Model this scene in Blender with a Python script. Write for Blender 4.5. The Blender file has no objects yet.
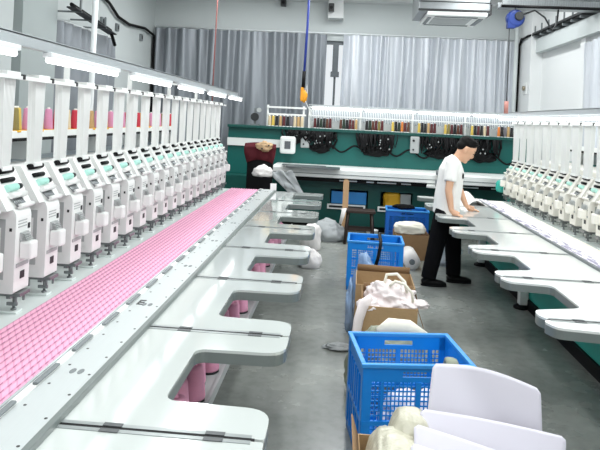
import bpy, bmesh, math, random
from math import sin, cos, pi, radians, atan
from mathutils import Vector, Matrix, noise
random.seed(7)
S = bpy.context.scene
COL = S.collection

# ------------------------------------------------------------------ materials
def lin(c):
    return tuple(((v/255)/12.92 if v/255 <= .04045 else ((v/255+.055)/1.055)**2.4) for v in c) + (1,)
def mat(name, rgb, rough=.5, metal=0, var=.06, scale=12, bump=0, bscale=60, emit=0, trans=0, alpha=1, stretch=None, coat=0, spec=None):
    m = bpy.data.materials.new(name); m.use_nodes = True
    nt = m.node_tree; b = nt.nodes['Principled BSDF']; L = nt.links.new
    b.inputs['Roughness'].default_value = rough; b.inputs['Metallic'].default_value = metal
    c = lin(rgb)
    tc = nt.nodes.new('ShaderNodeTexCoord'); src = tc.outputs['Object']
    if stretch:
        mp = nt.nodes.new('ShaderNodeMapping'); mp.inputs['Scale'].default_value = stretch
        L(src, mp.inputs['Vector']); src = mp.outputs['Vector']
    n = nt.nodes.new('ShaderNodeTexNoise'); n.inputs['Scale'].default_value = scale; n.inputs['Detail'].default_value = 4
    L(src, n.inputs['Vector'])
    mx = nt.nodes.new('ShaderNodeMix'); mx.data_type = 'RGBA'
    mx.inputs['A'].default_value = tuple(v*(1-var) for v in c[:3])+(1,)
    mx.inputs['B'].default_value = tuple(min(1, v*(1+var)) for v in c[:3])+(1,)
    L(n.outputs['Fac'], mx.inputs['Factor']); L(mx.outputs['Result'], b.inputs['Base Color'])
    if bump:
        n2 = nt.nodes.new('ShaderNodeTexNoise'); n2.inputs['Scale'].default_value = bscale; n2.inputs['Detail'].default_value = 3
        L(src, n2.inputs['Vector'])
        bp = nt.nodes.new('ShaderNodeBump'); bp.inputs['Strength'].default_value = bump; bp.inputs['Distance'].default_value = .01
        L(n2.outputs['Fac'], bp.inputs['Height']); L(bp.outputs['Normal'], b.inputs['Normal'])
    if emit:
        b.inputs['Emission Color'].default_value = c; b.inputs['Emission Strength'].default_value = emit
    if trans: b.inputs['Transmission Weight'].default_value = trans
    if alpha < 1: b.inputs['Alpha'].default_value = alpha
    if spec is not None: b.inputs['Specular IOR Level'].default_value = spec
    if coat: b.inputs['Coat Weight'].default_value = coat; b.inputs['Coat Roughness'].default_value = .08
    return m
M = {}
M['white'] = mat('white_enamel', (238,240,238), .35, var=.02)
M['tower'] = mat('white_plastic', (240,242,240), .4, var=.02)
M['cream'] = mat('cream_enamel', (236,234,226), .38, var=.02)
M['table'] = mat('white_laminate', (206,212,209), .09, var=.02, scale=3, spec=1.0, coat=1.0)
M['table_lit'] = mat('white_laminate_lit', (228,231,229), .12, var=.02, scale=3, spec=.8, coat=.6)  # laminate copy with the right table's brighter reflection put into its colour
M['bed'] = mat('bed_plate', (232,240,238), .22, var=.03)
M['edge'] = mat('grey_edge_band', (116,124,122), .3, var=.05)
M['alu'] = mat('brushed_aluminium', (196,202,204), .32, .5, var=.05, scale=8, stretch=(30,1,30))
M['railm'] = mat('rail_aluminium', (206,212,212), .3, .25, var=.04, scale=8, stretch=(30,1,30))
M['steel'] = mat('steel', (140,144,146), .3, .8, var=.1)
M['dark'] = mat('dark_plastic', (38,40,42), .45, var=.15)
M['black'] = mat('black_rubber', (14,14,16), .55, var=.2, spec=.2)
M['blacktape'] = mat('dark_tape', (78,82,84), .4, var=.1)
M['mint'] = mat('mint_plastic', (190,240,228), .35, var=.05)
M['greyp'] = mat('grey_plastic', (176,180,180), .45, var=.05)
M['greydk'] = mat('grey_panel', (120,126,128), .45, var=.06)
M['bluegrey'] = mat('blue_grey_panel', (168,182,192), .3, var=.05)
M['teal'] = mat('teal_paint', (8,98,92), .4, var=.06, scale=5)
M['tealdk'] = mat('deep_green_paint', (6,76,70), .42, var=.08, scale=4)
M['tealbr'] = mat('bright_teal_paint', (52,170,156), .38, var=.05, scale=4)
M['blue'] = mat('blue_crate_plastic', (16,136,228), .36, var=.06, scale=10)
M['bluelt'] = mat('blue_rim_plastic', (60,150,226), .36, var=.05)
M['bluedk'] = mat('deep_blue_plastic', (16,96,186), .4, var=.08)
M['card'] = mat('brown_cardboard', (176,146,108), .8, var=.08, scale=20, bump=.15)
M['cardin_shade'] = mat('inner_and_shaded_cardboard', (140,110,78), .85, var=.08, scale=20)
M['wood'] = mat('pale_wood', (178,142,104), .6, var=.15, scale=6, stretch=(12,12,1))
M['wooddk'] = mat('dark_wood', (48,34,28), .55, var=.25, scale=6, stretch=(8,8,1))
M['cloth'] = mat('white_cloth', (232,228,226), .85, var=.04, bump=.2, bscale=30)
M['clothpk'] = mat('pale_pink_white_cloth', (242,232,232), .85, var=.05, scale=9, bump=.25, bscale=25)
M['clothcream'] = mat('cream_cloth', (240,236,222), .85, var=.05, bump=.2, bscale=30)
M['clothgreen'] = mat('grey_green_cloth', (150,156,140), .85, var=.18, scale=8, bump=.3, bscale=25)
M['clothgrey'] = mat('grey_cloth', (168,172,174), .8, var=.12, scale=6, bump=.2, bscale=20)
M['plastic'] = mat('clear_plastic_film', (214,224,236), .22, var=.1, alpha=.45, scale=5, bump=.5, bscale=20)
M['bluefilm'] = mat('blue_film', (160,190,228), .25, var=.12, alpha=.6, scale=6, bump=.5, bscale=18)
M['olive'] = mat('olive_film', (200,197,178), .28, var=.28, scale=7, bump=.8, bscale=14, stretch=(2,2,.6))
M['sheet'] = mat('white_sheet', (216,213,224), .55, var=.012, scale=3)
M['skin'] = mat('skin', (214,168,138), .5, var=.05, scale=20)
M['hair'] = mat('black_hair', (12,11,11), .6, var=.3, scale=60, bump=.5, bscale=120, spec=.15)
M['shirt'] = mat('white_tshirt', (236,236,234), .85, var=.02, bump=.3, bscale=14)
M['trouser'] = mat('black_trousers', (15,15,18), .85, var=.2, spec=.1, bump=.3, bscale=14)
M['shoe'] = mat('black_shoe', (12,12,13), .5, var=.2, spec=.2)
M['maroon'] = mat('maroon_fleece', (84,16,28), .9, var=.2, scale=14, bump=.4, bscale=40)
M['yellow'] = mat('yellow_plastic', (236,180,40), .5, var=.1)
M['orange'] = mat('orange_plastic', (240,160,30), .4, var=.06)
M['bluecord'] = mat('blue_cord', (42,62,150), .5, var=.1)
M['redcord'] = mat('red_cord', (150,92,88), .6, var=.1)
M['reel'] = mat('blue_reel_plastic', (24,54,128), .4, var=.08)
M['wall'] = mat('wall_paint', (196,202,202), .8, var=.03, scale=2, bump=.03, bscale=40)
M['wallw'] = mat('white_wall_paint', (228,230,230), .8, var=.02, scale=2)
M['ceil'] = mat('ceiling_paint', (214,216,216), .9, var=.02, scale=2)
M['colm'] = mat('column_paint', (168,176,176), .8, var=.04, scale=2)
M['frame'] = mat('window_frame', (86,92,96), .4, .3, var=.06)
M['glass'] = mat('window_glass', (235,242,245), .03, var=.01, trans=1, alpha=.25)
M['tube'] = mat('lamp_tube', (255,255,255), .4, emit=6)
M['lampbody'] = mat('lamp_housing', (236,240,242), .4, var=.02)
M['label'] = mat('printed_label', (96,100,104), .6, var=.35, scale=60)
M['paper'] = mat('paper', (238,234,236), .7, var=.02)
M['lip'] = mat('lips', (168,96,88), .5)
M['dial'] = mat('brass_knob', (150,140,120), .35, .6)

def curtain_mat(name, rgb):
    return mat(name, rgb, .45, .35, var=.08, scale=3, stretch=(6,6,.4), bump=.05, bscale=40)
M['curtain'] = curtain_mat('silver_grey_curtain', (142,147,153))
M['curtain_lit'] = curtain_mat('silver_curtain_lit', (206,210,216))  # same curtain with the lamp light put into a lighter colour
M['trimm'] = mat('grey_trim', (150,156,156), .3, .3, var=.08)

def floor_mat():
    m = bpy.data.materials.new('polished_concrete'); m.use_nodes = True
    nt = m.node_tree; b = nt.nodes['Principled BSDF']; L = nt.links.new
    tc = nt.nodes.new('ShaderNodeTexCoord')
    n = nt.nodes.new('ShaderNodeTexNoise'); n.inputs['Scale'].default_value = .9; n.inputs['Detail'].default_value = 7; n.inputs['Roughness'].default_value = .6
    n2 = nt.nodes.new('ShaderNodeTexNoise'); n2.inputs['Scale'].default_value = 14; n2.inputs['Detail'].default_value = 5
    L(tc.outputs['Object'], n.inputs['Vector']); L(tc.outputs['Object'], n2.inputs['Vector'])
    r = nt.nodes.new('ShaderNodeValToRGB')
    r.color_ramp.elements[0].position = .32; r.color_ramp.elements[0].color = lin((118,122,118))
    r.color_ramp.elements[1].position = .7; r.color_ramp.elements[1].color = lin((160,163,158))
    L(n.outputs['Fac'], r.inputs['Fac'])
    mx = nt.nodes.new('ShaderNodeMix'); mx.data_type = 'RGBA'; mx.blend_type = 'MULTIPLY'; mx.inputs['Factor'].default_value = .35
    r2 = nt.nodes.new('ShaderNodeValToRGB'); r2.color_ramp.elements[0].position = .35; r2.color_ramp.elements[0].color = (.6,.6,.6,1); r2.color_ramp.elements[1].position = .55
    L(n2.outputs['Fac'], r2.inputs['Fac']); L(r.outputs['Color'], mx.inputs['A']); L(r2.outputs['Color'], mx.inputs['B'])
    L(mx.outputs['Result'], b.inputs['Base Color'])
    mr = nt.nodes.new('ShaderNodeMapRange'); mr.inputs['To Min'].default_value = .16; mr.inputs['To Max'].default_value = .36
    L(n.outputs['Fac'], mr.inputs['Value']); L(mr.outputs['Result'], b.inputs['Roughness'])
    return m
M['floor'] = floor_mat()

def pink_mat():
    m = bpy.data.materials.new('pink_corded_fabric'); m.use_nodes = True
    nt = m.node_tree; b = nt.nodes['Principled BSDF']; L = nt.links.new
    b.inputs['Roughness'].default_value = .75
    tc = nt.nodes.new('ShaderNodeTexCoord'); sp = nt.nodes.new('ShaderNodeSeparateXYZ'); L(tc.outputs['Object'], sp.inputs[0])
    def math_(op, a, bb=None):
        n = nt.nodes.new('ShaderNodeMath'); n.operation = op
        for i, v in enumerate((a, bb)):
            if v is None: continue
            if isinstance(v, (int, float)): n.inputs[i].default_value = v
            else: L(v, n.inputs[i])
        return n.outputs[0]
    fx = math_('FRACT', math_('DIVIDE', sp.outputs['X'], PINKP))
    inband = math_('LESS_THAN', fx, .78)                       # raised cord, else ground between cords
    diag = math_('FRACT', math_('ADD', math_('DIVIDE', sp.outputs['Y'], .05), math_('MULTIPLY', fx, 1.1)))
    dash = math_('LESS_THAN', diag, .55)
    def mixc(f, a, bb):
        n = nt.nodes.new('ShaderNodeMix'); n.data_type = 'RGBA'
        if isinstance(f, (int, float)): n.inputs['Factor'].default_value = f
        else: L(f, n.inputs['Factor'])
        for k, v in (('A', a), ('B', bb)):
            if isinstance(v, tuple): n.inputs[k].default_value = v
            else: L(v, n.inputs[k])
        return n.outputs['Result']
    ground = mixc(dash, lin((206,142,172)), lin((170,108,138)))
    twill = math_('LESS_THAN', diag, .22)
    cord = mixc(twill, lin((230,170,196)), lin((216,150,180)))
    L(mixc(inband, ground, cord), b.inputs['Base Color'])
    return m
PINKP = .0325
M['pink'] = pink_mat()
M['pinkcone'] = mat('pink_thread', (250,176,206), .7, var=.06, scale=4, stretch=(1,1,60), bump=.15, bscale=50)
def thread(name, rgb): return mat(name, rgb, .6, var=.1, scale=4, stretch=(1,1,60), bump=.15, bscale=60)
TH = {'yellow': thread('yellow_thread',(222,190,90)), 'olive': thread('olive_thread',(142,128,72)), 'pink': thread('rose_thread',(222,150,186)),
      'red': thread('red_thread',(196,50,70)), 'tan': thread('tan_thread',(196,160,110)), 'dark red': thread('dark_red_thread',(92,34,38)),
      'black': thread('black_thread',(30,28,30)), 'brown': thread('brown_thread',(98,58,42)), 'dark green': thread('dark_green_thread',(40,58,44)),
      'cream': thread('cream_thread',(224,204,170)), 'orange': thread('orange_thread',(220,130,60)), 'grey': thread('grey_thread',(120,116,122))}

# ------------------------------------------------------------------ mesh builder
WLOC = {}
class MB:
    def __init__(self): self.bm = bmesh.new()
    def _mi(self, faces, mi):
        for f in faces: f.material_index = mi
    def box(self, x0, x1, y0, y1, z0, z1, bev=0, mi=0, seg=2, M4=None):
        x0, x1 = sorted((x0, x1)); y0, y1 = sorted((y0, y1)); z0, z1 = sorted((z0, z1))
        r = bmesh.ops.create_cube(self.bm, size=1)
        vs = r['verts']
        for v in vs:
            v.co = Vector(((x0+x1)/2 + v.co.x*(x1-x0), (y0+y1)/2 + v.co.y*(y1-y0), (z0+z1)/2 + v.co.z*(z1-z0)))
        fs = {f for v in vs for f in v.link_faces}; self._mi(fs, mi)
        if bev:
            es = list({e for v in vs for e in v.link_edges})
            rr = bmesh.ops.bevel(self.bm, geom=es, offset=bev, segments=seg, affect='EDGES', profile=.5)
            self._mi(rr['faces'], mi); vs = list({v for f in rr['faces'] for v in f.verts} | {v for v in vs if v.is_valid})
        if M4 is not None: bmesh.ops.transform(self.bm, matrix=M4, verts=vs)
        return self
    def prism(self, poly, lo, hi, axis='z', mi=0, miside=None, bev=0):
        def P(a, b, c):
            return {'z': (a, b, c), 'y': (a, c, b), 'x': (c, a, b)}[axis]
        A = [self.bm.verts.new(P(a, b, lo)) for a, b in poly]; B = [self.bm.verts.new(P(a, b, hi)) for a, b in poly]
        n = len(poly); fs = [self.bm.faces.new(A[::-1]), self.bm.faces.new(B)]
        self._mi(fs, mi)
        sd = [self.bm.faces.new((A[i], A[(i+1) % n], B[(i+1) % n], B[i])) for i in range(n)]
        self._mi(sd, mi if miside is None else miside)
        bmesh.ops.recalc_face_normals(self.bm, faces=fs+sd)
        return self
    def lathe(self, prof, c, n=16, axis='z', mi=0, smooth=True):
        rings = []
        for r, h in prof:
            ring = []
            for i in range(n):
                a = 2*pi*i/n; p = (r*cos(a), r*sin(a), h)
                if axis == 'x': p = (p[2], p[0], p[1])
                elif axis == 'y': p = (p[0], p[2], p[1])
                ring.append(self.bm.verts.new(Vector(p)+Vector(c)))
            rings.append(ring)
        fs = []
        for k in range(len(rings)-1):
            for i in range(n):
                f = self.bm.faces.new((rings[k][i], rings[k][(i+1) % n], rings[k+1][(i+1) % n], rings[k+1][i])); f.smooth = smooth; fs.append(f)
        fs.append(self.bm.faces.new(rings[0][::-1])); fs.append(self.bm.faces.new(rings[-1]))
        self._mi(fs, mi); bmesh.ops.recalc_face_normals(self.bm, faces=fs)
        return self
    def cyl(self, c, r, h, axis='z', n=16, mi=0, r2=None):
        return self.lathe([(r, 0), (r if r2 is None else r2, h)], c, n, axis, mi)
    def tube(self, pts, r, n=8, mi=0, closed=False):
        """round tube through pts; r number or list, or list of (rx, ry)"""
        pts = [Vector(p) for p in pts]; rings = []
        N = len(pts); up = None
        for k, p in enumerate(pts):
            t = (pts[min(k+1, N-1)]-pts[max(k-1, 0)]).normalized()
            if up is None:
                up = Vector((0, 1, 0)) if abs(t.y) < .9 else Vector((0, 0, 1))
            s = t.cross(up).normalized(); u = s.cross(t).normalized(); up = u
            rr = r[k] if isinstance(r, (list, tuple)) else r
            rx, ry = rr if isinstance(rr, tuple) else (rr, rr)
            rings.append([self.bm.verts.new(p + s*(rx*cos(2*pi*i/n)) + u*(ry*sin(2*pi*i/n))) for i in range(n)])
        fs = []
        for k in range(N-1):
            for i in range(n):
                f = self.bm.faces.new((rings[k][i], rings[k][(i+1) % n], rings[k+1][(i+1) % n], rings[k+1][i])); f.smooth = True; fs.append(f)
        fs.append(self.bm.faces.new(rings[0][::-1])); fs.append(self.bm.faces.new(rings[-1]))
        self._mi(fs, mi); bmesh.ops.recalc_face_normals(self.bm, faces=fs)
        return self
    def ell(self, c, rx, ry, rz, M3=None, mi=0, seg=20):
        r = bmesh.ops.create_uvsphere(self.bm, u_segments=seg, v_segments=seg//2+2, radius=1)
        for v in r['verts']:
            p = Vector((v.co.x*rx, v.co.y*ry, v.co.z*rz))
            if M3 is not None: p = M3 @ p
            v.co = p + Vector(c)
        fs = {f for v in r['verts'] for f in v.link_faces}
        for f in fs: f.smooth = True; f.material_index = mi
        return self
    def lump(self, c, rx, ry, rz, seed=0, amp=.25, freq=3.0, flat=True, mi=0, sub=5, ridge=0.0, power=1.0):
        """crumpled heap of cloth: displaced icosphere with a flattened base"""
        r = bmesh.ops.create_icosphere(self.bm, subdivisions=sub, radius=1)
        off = Vector((seed*7.3, seed*3.1, seed*5.7))
        for v in r['verts']:
            d = v.co.normalized()
            q = d*freq
            h = noise.noise(q*.6+off)*amp + noise.noise(q*1.7+off)*amp*.5
            if ridge: h += (1-abs(noise.noise(q*1.5+off*2)*2))*ridge - ridge*.5
            e = d*(1+h)
            if power != 1:
                e = Vector([math.copysign(abs(k)**power, k) for k in e])
            z = e.z*rz
            if flat and z < -rz*.55: z = -rz*.55
            v.co = Vector((e.x*rx, e.y*ry, z + (rz*.55 if flat else 0))) + Vector(c)
        for f in {f for v in r['verts'] for f in v.link_faces}: f.smooth = True; f.material_index = mi
        return self
    def grid(self, fn, nu, nv, th=0, mi=0):
        """surface fn(u,v) -> point, thickened along the normal by th"""
        V = [[self.bm.verts.new(fn(i/nu, j/nv)) for j in range(nv+1)] for i in range(nu+1)]
        fs = []
        for i in range(nu):
            for j in range(nv):
                f = self.bm.faces.new((V[i][j], V[i+1][j], V[i+1][j+1], V[i][j+1])); f.smooth = True; fs.append(f)
        self._mi(fs, mi)
        if th:
            self.bm.normal_update()
            W2 = [[self.bm.verts.new(v.co - v.normal*th) for v in row] for row in V]
            for i in range(nu):
                for j in range(nv):
                    f = self.bm.faces.new((W2[i][j], W2[i][j+1], W2[i+1][j+1], W2[i+1][j])); f.smooth = True; fs.append(f)
            for i in range(nu):
                for j, d in ((0, 0), (nv, 1)):
                    q = (V[i][j], W2[i][j], W2[i+1][j], V[i+1][j]); fs.append(self.bm.faces.new(q if d == 0 else q[::-1]))
            for j in range(nv):
                for i, d in ((0, 1), (nu, 0)):
                    q = (V[i][j], W2[i][j], W2[i][j+1], V[i][j+1]); fs.append(self.bm.faces.new(q if d == 0 else q[::-1]))
            self._mi(fs, mi)
            bmesh.ops.recalc_face_normals(self.bm, faces=fs)
        return self
    def build(self, name, mats, parent=None, local=False, origin=None):
        off = Vector((0, 0, 0))
        if not local:
            if parent is not None: off = WLOC[parent.name]
            elif origin is not None: off = Vector(origin)
        if off.length: bmesh.ops.translate(self.bm, vec=-off, verts=self.bm.verts[:])
        me = bpy.data.meshes.new(name); self.bm.to_mesh(me); self.bm.free()
        if not isinstance(mats, (list, tuple)): mats = [mats]
        for m in mats: me.materials.append(M[m] if isinstance(m, str) else m)
        o = bpy.data.objects.new(name, me); COL.objects.link(o)
        if parent is not None: o.parent = parent; WLOC[o.name] = WLOC[parent.name]
        else:
            o.location = off; WLOC[o.name] = off
        return o
def build_each(mb, name, mats, parent):
    """every separate piece becomes an object of its own"""
    bm = mb.bm; left_ = set(bm.verts); groups = []
    while left_:
        st = [left_.pop()]; g = [st[0]]
        while st:
            v = st.pop()
            for e in v.link_edges:
                w = e.other_vert(v)
                if w in left_: left_.remove(w); g.append(w); st.append(w)
        groups.append(g)
    for g in groups:
        nb = MB(); mp = {v: nb.bm.verts.new(v.co) for v in g}
        for f in {f for v in g for f in v.link_faces}:
            nf = nb.bm.faces.new([mp[v] for v in f.verts]); nf.smooth = f.smooth; nf.material_index = f.material_index
        nb.build(name, mats, parent)
    bm.free()
def tag(o, label, cat, group=None):
    o['label'] = label; o['category'] = cat
    if group: o['group'] = group
    return o
def thing(name, label, cat, loc=(0, 0, 0), rz=0, group=None):
    o = bpy.data.objects.new(name, None); COL.objects.link(o)
    o.location = loc; o.rotation_euler = (0, 0, rz); o.empty_display_size = .1
    WLOC[o.name] = Vector(loc)
    return tag(o, label, cat, group)
def struct(o): o['kind'] = 'structure'; return o
def copy_tree(o, parent=None):
    c = o.copy(); COL.objects.link(c)
    if parent is not None: c.parent = parent
    for ch in list(o.children): copy_tree(ch, c)
    return c
def rrect(x0, x1, y0, y1, r, n=5):
    pts = []
    for cx, cy, a0 in ((x1-r, y1-r, 0), (x0+r, y1-r, 90), (x0+r, y0+r, 180), (x1-r, y0+r, 270)):
        for k in range(n+1):
            a = radians(a0+90*k/n); pts.append((cx+r*cos(a), cy+r*sin(a)))
    return pts
def round_poly(pts, rad, n=5):
    out = []; N = len(pts)
    for i in range(N):
        p0, p, p1 = Vector(pts[i-1]), Vector(pts[i]), Vector(pts[(i+1) % N])
        r = rad[i] if isinstance(rad, (list, tuple)) else rad
        if not r: out.append(tuple(p)); continue
        a = (p0-p).normalized(); b = (p1-p).normalized()
        r = min(r, (p0-p).length*.48, (p1-p).length*.48)
        A, B = p+a*r, p+b*r
        for k in range(n+1):
            t = k/n; q = A*(1-t)**2 + p*2*t*(1-t) + B*t*t; out.append(tuple(q))
    return out
ORD = ['first','second','third','fourth','fifth','sixth','seventh','eighth','ninth','tenth','eleventh','twelfth','thirteenth','fourteenth','fifteenth',
       'sixteenth','seventeenth','eighteenth','nineteenth','twentieth','twenty-first','twenty-second','twenty-third','twenty-fourth','twenty-fifth',
       'twenty-sixth','twenty-seventh','twenty-eighth','twenty-ninth','thirtieth']
for t, d in (('thirty', 9), ('forty', 9), ('fifty', 9)):
    if t != 'thirty': ORD.append({'forty': 'fortieth', 'fifty': 'fiftieth'}[t])
    ORD += [t+'-'+w for w in ORD[:9]]

# ------------------------------------------------------------------ room
XL, XR, YB, YF, ZC = -3.65, 3.38, 11.3, -3.0, 4.12
struct(MB().box(XL-.2, XR+.2, YF, YB+.3, -.1, 0).build('floor', 'floor'))
struct(MB().box(XL-.2, XR+.2, YF, YB+.3, ZC, ZC+.1).build('ceiling', 'ceil'))
def wall_with_window(name, axis, pos, th, a0, a1, w0, w1, z0, z1, m):
    b = MB()
    def bx(a, c, za, zb):
        if axis == 'y': b.box(a, c, pos, pos+th, za, zb)
        else: b.box(pos, pos+th, a, c, za, zb)
    bx(a0, w0, 0, ZC); bx(w1, a1, 0, ZC); bx(w0, w1, 0, z0); bx(w0, w1, z1, ZC)
    return struct(b.build(name, m))
wall_with_window('wall_back', 'y', YB, .2, XL-.2, XR+.2, -1.3, 1.1, .95, 3.3, 'wall')
wall_with_window('wall_left', 'x', XL-.2, .2, YF, YB, 7.32, 8.85, 1.0, 2.85, 'wall')
wall_with_window('wall_right', 'x', XR, .2, YF, YB, 6.6, 8.55, 1.0, 2.95, 'wallw')
def window(n, axis, pos, a0, a1, z0, z1, bars):
    f = MB(); t = .06
    def bx(a, c, za, zb, d0=-.05, d1=.05):
        if axis == 'y': f.box(a, c, pos+d0, pos+d1, za, zb)
        else: f.box(pos+d0, pos+d1, a, c, za, zb)
    bx(a0, a0+t, z0, z1); bx(a1-t, a1, z0, z1); bx(a0+t, a1-t, z0, z0+t); bx(a0+t, a1-t, z1-t, z1)
    for x in bars: bx(x-.02, x+.02, z0+t, z1-t); bx(x-.055, x+.055, z0+(z1-z0)*.72, z1-t, -.06, .06)
    fr = f.build('window_%d' % n, 'frame'); struct(fr)
    g = MB()
    if axis == 'y': g.box(a0+t, a1-t, pos-.006, pos+.006, z0+t, z1-t)
    else: g.box(pos-.006, pos+.006, a0+t, a1-t, z0+t, z1-t)
    g.build('window_pane', 'glass', fr)
    return fr
w1 = window(1, 'y', YB+.1, -1.3, 1.1, .95, 3.3, (-.16,))
h = MB().box(-.24, -.08, YB-.02, YB+.06, 2.62, 2.72); h.build('transom_bracket', 'frame', w1)
window(2, 'x', XL-.1, 7.32, 8.85, 1.0, 2.85, (8.1,))
window(3, 'x', XR+.1, 6.6, 8.55, 1.0, 2.95, (7.6,))
struct(MB().box(XL, XL+.12, 6.35, 7.14, 0, ZC).build('trim_1', 'colm'))          # left column
struct(MB().box(XL, XL+.1, 5.2, 6.2, 0, ZC).build('trim_2', 'wall'))
struct(MB().box(XR-.2, XR, 10.5, YB, 0, ZC).build('trim_3', 'wallw'))            # corner column
struct(MB().box(XR-.12, XR, 6.4, 10.5, 3.12, 3.36).build('trim_4', 'wall'))      # beam over right window
struct(MB().box(XR-.06, XR, 8.55, 8.72, 0, 3.12).build('trim_5', 'wallw'))       # window jamb
struct(MB().box(XL, XR, YB-.25, YB, ZC-.1, ZC).build('trim_6', 'ceil'))
struct(MB().box(-.33, -.05, YB-.3, YB, 3.68, ZC-.1).build('trim_7', 'ceil'))
struct(MB().box(XL, XL+.02, -3, 5.2, 0, .12).box(XL, XL+.02, 7.12, YB, 0, .12).build('baseboard_left', 'greydk'))

# curtains ---------------------------------------------------------------
def curtain(name, label, axis, pos, a0, a1, z0, z1, seed, pitch=.2, depth=.12, side=-1, m='curtain'):
    rnd = random.Random(seed); L = a1-a0
    nf = max(3, int(L/pitch)); ph = [rnd.uniform(-.5, .5) for _ in range(nf+3)]
    def fn(u, v):
        s = u*nf; k = int(s); fr = s-k
        w = (ph[k]*(1-fr)+ph[k+1]*fr)
        drift = .08*noise.noise(Vector((u*nf*.35, seed*3.3, 0)))*(1-v)
        d = depth*(.5+.5*sin(2*pi*(s+w*1.1*(1.1-.7*v)))) * (.8+.7*noise.noise(Vector((s*.8, v*1.2, seed))))
        d += .022*noise.noise(Vector((s*2.3, v*2.2, seed+9)))+.016*sin(2*pi*(s*2.3+v*1.1+w))*(1-.5*v)
        a = a0+L*u+drift
        z = z0+(z1-z0)*v
        d = pos+side*(d+.03)
        return Vector((a, d, z)) if axis == 'y' else Vector((d, a, z))
    o = MB().grid(fn, nf*14, 18).build(name, m)
    return tag(o, label, 'curtain')
curtain('curtain', 'grey curtain on back wall, left of the window gap', 'y', YB-.05, -3.62, -.33, .35, 3.40, 1, pitch=.26, depth=.15)
curtain('curtain', 'grey curtain with lamplight in its colour on back wall, right of the window gap', 'y', YB-.05, -.02, 3.12, .35, 3.40, 2, pitch=.2, m='curtain_lit')
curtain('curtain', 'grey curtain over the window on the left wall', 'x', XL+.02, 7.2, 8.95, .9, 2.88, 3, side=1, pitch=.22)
curtain('curtain', 'grey curtain at right edge over the right wall window', 'x', XR-.03, 6.4, 8.42, .9, 3.02, 4, side=-1, pitch=.2, m='curtain_lit')
def rod(label, p0, p1, r=.014):
    t = thing('curtain_rail', label, 'curtain rail', p0)
    MB().tube([p0, p1], r, 10).build('rail_tube', 'lampbody', t)
    b = MB(); n = 5
    for i in range(n):
        p = Vector(p0).lerp(Vector(p1), (i+.5)/n); d = Vector((0, .06, 0)) if abs(p1[0]-p0[0]) > 1 else Vector((math.copysign(.06, p0[0]), 0, 0))
        b.tube([p, p+d], .008, 6)
    b.build('bracket', 'lampbody', t)
rod('long white curtain rail across the back wall', (-3.62, YB-.075, 3.43), (3.15, YB-.075, 3.43))
rod('short white curtain rail over the left wall window', (XL+.07, 7.18, 2.9), (XL+.07, 8.98, 2.9))

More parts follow.
